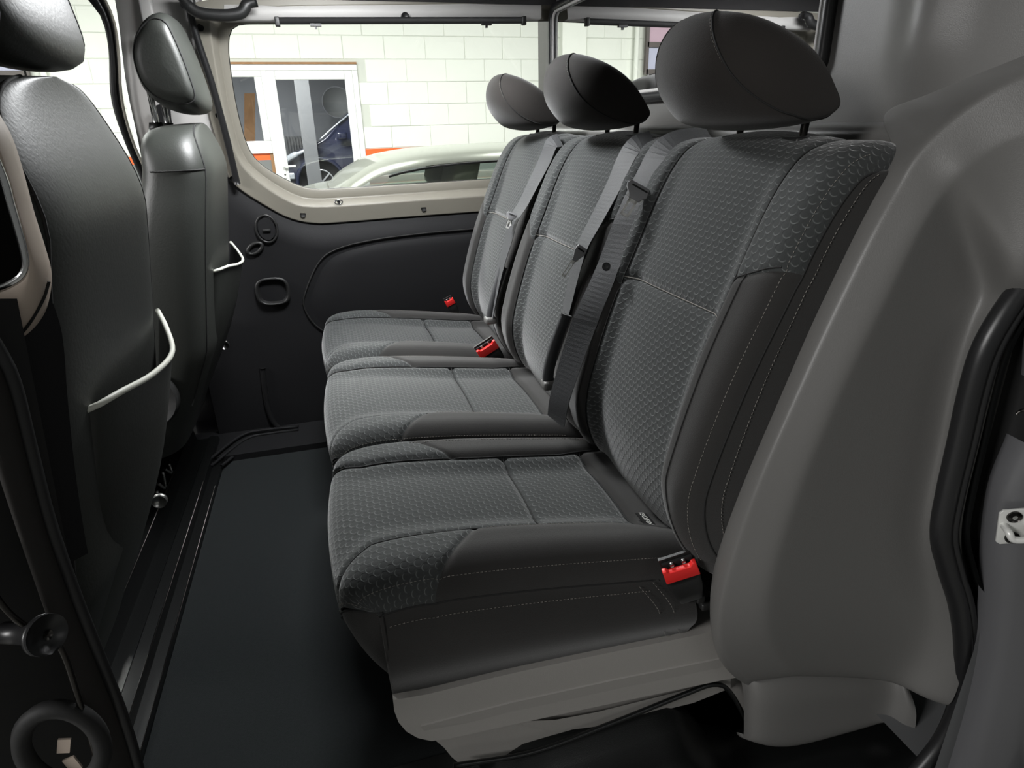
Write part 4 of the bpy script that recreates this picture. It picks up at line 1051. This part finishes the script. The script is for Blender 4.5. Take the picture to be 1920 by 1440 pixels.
V, F = tube_geo([(x0+(wr+.07)*math.cos(a), 11.585, zc+(wr+.07)*math.sin(a)) for a in np.linspace(-.4, math.pi+.4, 30)], .035, 8); mesh('wheel_arch', V, F, 'car_blue', car)
MB().cyl((x0, 11.57, zc), (x0, 11.66, zc), wr+.06, 36).build('arch_well', 'matte_black', car)
wheel(car, (x0, 11.62, zc), wr, 1, 8)
V, F = tube_geo(spline([(x0-.56, 11.60, zc+.34), (x0-.40, 11.57, zc+.43), (x0-.22, 11.57, zc+.50), (x0-.08, 11.58, zc+.56)], 20), [.05]*10+[.03]*10, 8); mesh('headlamp', V, F, 'lens_clear', car)
MB().box((x0-.48, 11.59, zc+.12), (.14, .05, .10)).build('fog_lamp', 'lens_clear', car, bevel=.02)
V, F = tube_geo(spline([(x0+.05, 11.66, zc+.66), (x0+.3, 11.72, zc+.85), (x0+.6, 11.77, zc+1.06)], 16), .014, 6); mesh('screen_pillar', V, F, 'lens_clear', car)
MB().box((x0+.42, 11.56, zc+.72), (.16, .10, .12)).build('door_mirror', 'car_blue', car, bevel=.03)

# silver car parked outside the far side of the van
sy = 3.9; pA = atY(640, 352, sy); pB = atY(740, 277, sy); pR = atY(930, 268, sy)
silver = empty('car', (2.2, sy+.85, GZ), 'pale silver car with green tinted windows parked outside the side window', 'car')
zt_ = pR[2]-.05
def carloop(y, roof, kx):
    pts = [(pA[0]-.95, GZ+.25), (pA[0]-1.0, GZ+.55), (pA[0]-.85, pA[2]-.12), (pA[0]-.3, pA[2]-.04), (pA[0]+.0, pA[2]-.02)]
    return [np.array([a, y, b_]) for a, b_ in pts]
body = [(pA[0]-1.05, .30), (pA[0]-1.12, .52), (pA[0]-1.0, .82), (pA[0]-.6, .95), (pA[0]-.05, 1.12), (pA[0]+1.2, 1.15), (pA[0]+2.4, 1.12), (pA[0]+3.0, 1.0), (pA[0]+3.1, .6), (pA[0]+3.0, .3)]
Pb = spline([(a, 0, GZ+b_) for a, b_ in body], 60)
rows = [[np.array([p[0]*1+(.04 if i in (0, 4) else 0), y, p[2]-(.03 if i in (0, 4) else 0)]) for p in Pb] for i, y in enumerate((sy-.12, sy-.08, sy+.85, sy+1.70, sy+1.74))]
grid('body', rows, 'car_silver', silver)
mesh('body_side', [tuple(p) for p in rows[0]], [tuple(range(60))], 'car_silver', silver, smooth=False)
# greenhouse: roof shell, pillars, glass
rf = [(pA[0]-.06, pA[2]-.09), (pA[0]+.02, pA[2]-.01), (pA[0]+.14, pA[2]*.45+(zt_-.06)*.55), (pB[0]-.10, zt_-.07), (pB[0]+.05, zt_-.038), (pB[0]+.30, zt_-.012), (pB[0]+.7, zt_), (pB[0]+1.3, zt_-.005), (pB[0]+1.7, zt_-.05), (pB[0]+1.9, zt_-.12)]
Pr = spline([(a, 0, b_) for a, b_ in rf], 40)
rows = []
for y, dz in [(sy+.0, -.052), (sy+.02, -.03), (sy+.08, -.008), (sy+.3, .01), (sy+.8, .025), (sy+1.3, .01), (sy+1.54, -.02), (sy+1.6, -.052)]:
    rows.append([np.array([p[0], y, p[2]+dz+.01]) for p in Pr])
grid('roof', rows, 'car_silver', silver)
for y, dx in ((sy, 0), (sy+1.6, .34)):
    V, F = tube_geo([(pB[0]+.75, y-.03, pA[2]), (pB[0]+.72, y, zt_-.08)], .035, 8); mesh('pillar', V, F, 'car_silver', silver)
    tube('window_trim', [(p[0]+.03, y-.006, p[2]-.05) for p in Pr[6:]], .007, 'matte_black', silver, n=6)
    prism('side_window', [(pA[0]+.16, y-.03, pA[2]-.04), (pB[0]+.0, y, zt_-.10), (pB[0]+.3, y, zt_-.06), (pB[0]+1.3, y, zt_-.06), (pB[0]+1.8, y, zt_-.18), (pB[0]+2.0, y-.03, pA[2]-.02)], (0, .005, 0), 'glass_car', silver, smooth=False)
for yy in (sy+.42, sy+1.15):
    MB().box((pB[0]+.42, yy, pA[2]-.12), (.16, .46, .56), rotm('Y', .25)).build('seat_back', 'car_cream', silver, bevel=.05)
    MB().box((pB[0]+.50, yy, zt_-.20), (.08, .24, .11), rotm('Y', .2)).build('seat_headrest', 'car_cream', silver, bevel=.03)
for xx in (pA[0]-.35, pA[0]+2.2):
    wheel(silver, (xx, sy-.05, GZ+.31), .31, 1)
    wheel(silver, (xx, sy+1.65, GZ+.31), .31, -1)

# lamps: each a batten housing with its own light
for i, (x, y, z, ln, en) in enumerate(LAMPS):
    r_ = empty('ceiling_lamp', (x, y, z), ['long ceiling batten lamp over the open sliding door side', 'long ceiling batten lamp behind the viewer to the rear', 'long ceiling batten lamp above the white glazed door bay', 'long ceiling batten lamp above the silver car', 'long ceiling batten lamp towards the strip window', 'long ceiling batten lamp in front of the van'][i], 'lamp', 'garage ceiling lamps')
    MB().box((x, y, z+.05), (ln, .14, .06)).build('housing', 'lamp_body', r_, bevel=.01)
    l = bpy.data.lights.new('lamp_light', 'AREA'); l.shape = 'RECTANGLE'; l.size = ln; l.size_y = .5; l.energy = en; l.color = (.99, 1, .97) if y > 3 else (1, .99, .98)
    lo2 = bpy.data.objects.new('lamp_light', l); COL.objects.link(lo2); lo2.parent = r_; lo2.location = (0, 0, -.02)
    tgt = Vector((.2, 1.3, .5)) if y < 3 else Vector((x*.7, 8.0, .6))
    if y < 3: lo2.rotation_euler = (tgt-Vector((x, y, z))).to_track_quat('-Z', 'Y').to_euler()

# interior roof lamp in the middle of the headliner
dome = empty('dome_lamp', (DOME[0], DOME[1], 1.345), 'small roof lamp on the van headliner above the footwell', 'lamp')
MB().box((DOME[0], DOME[1], 1.352), (.30, .24, .016)).build('bezel', 'pillar_grey', dome, bevel=.006)
MB().box((DOME[0], DOME[1], 1.342), (.26, .20, .01)).build('diffuser', 'lamp_white', dome, bevel=.004)
l = bpy.data.lights.new('dome_light', 'AREA'); l.shape = 'RECTANGLE'; l.size = .26; l.size_y = .20; l.energy = DOME[2]; l.color = (.97, .99, 1)
lo2 = bpy.data.objects.new('dome_light', l); COL.objects.link(lo2); lo2.parent = dome; lo2.location = (0, 0, -.02)

# dashboard across the front of the cab, below the line of sight
trim_4 = empty('trim_4', (-1.45, 1.27, .3), kind='structure')
grid('dashboard', [[(x, y, z) for x, z in [(-1.62, .86), (-1.45, .88), (-1.30, .85), (-1.24, .78), (-1.27, .66), (-1.36, .50), (-1.42, .20)]] for y in np.linspace(.48, 2.06, 14)], 'trim_dark', trim_4)
MB().box((-1.235, .95, .74), (.02, .16, .09)).box((-1.235, 1.6, .74), (.02, .16, .09)).build('air_vent', 'matte_black', trim_4, bevel=.006)
# upper part of the near B pillar, carrying the roof just ahead of the sliding door opening
grid('pillar_upper', [[(-.42-.02*k, .475-.02*k, .50+.84*k), (-.43-.02*k, .565-.02*k, .50+.84*k), (-.56-.02*k, .575-.02*k, .50+.84*k), (-.58-.02*k, .475-.02*k, .50+.84*k)] for k in np.linspace(0, 1, 8)], 'pillar_grey', trim_3, cv=True)
MB().box((-.50, .53, .26), (.16, .09, .62)).build('pillar_lower', 'trim_dark', trim_3, bevel=.015)
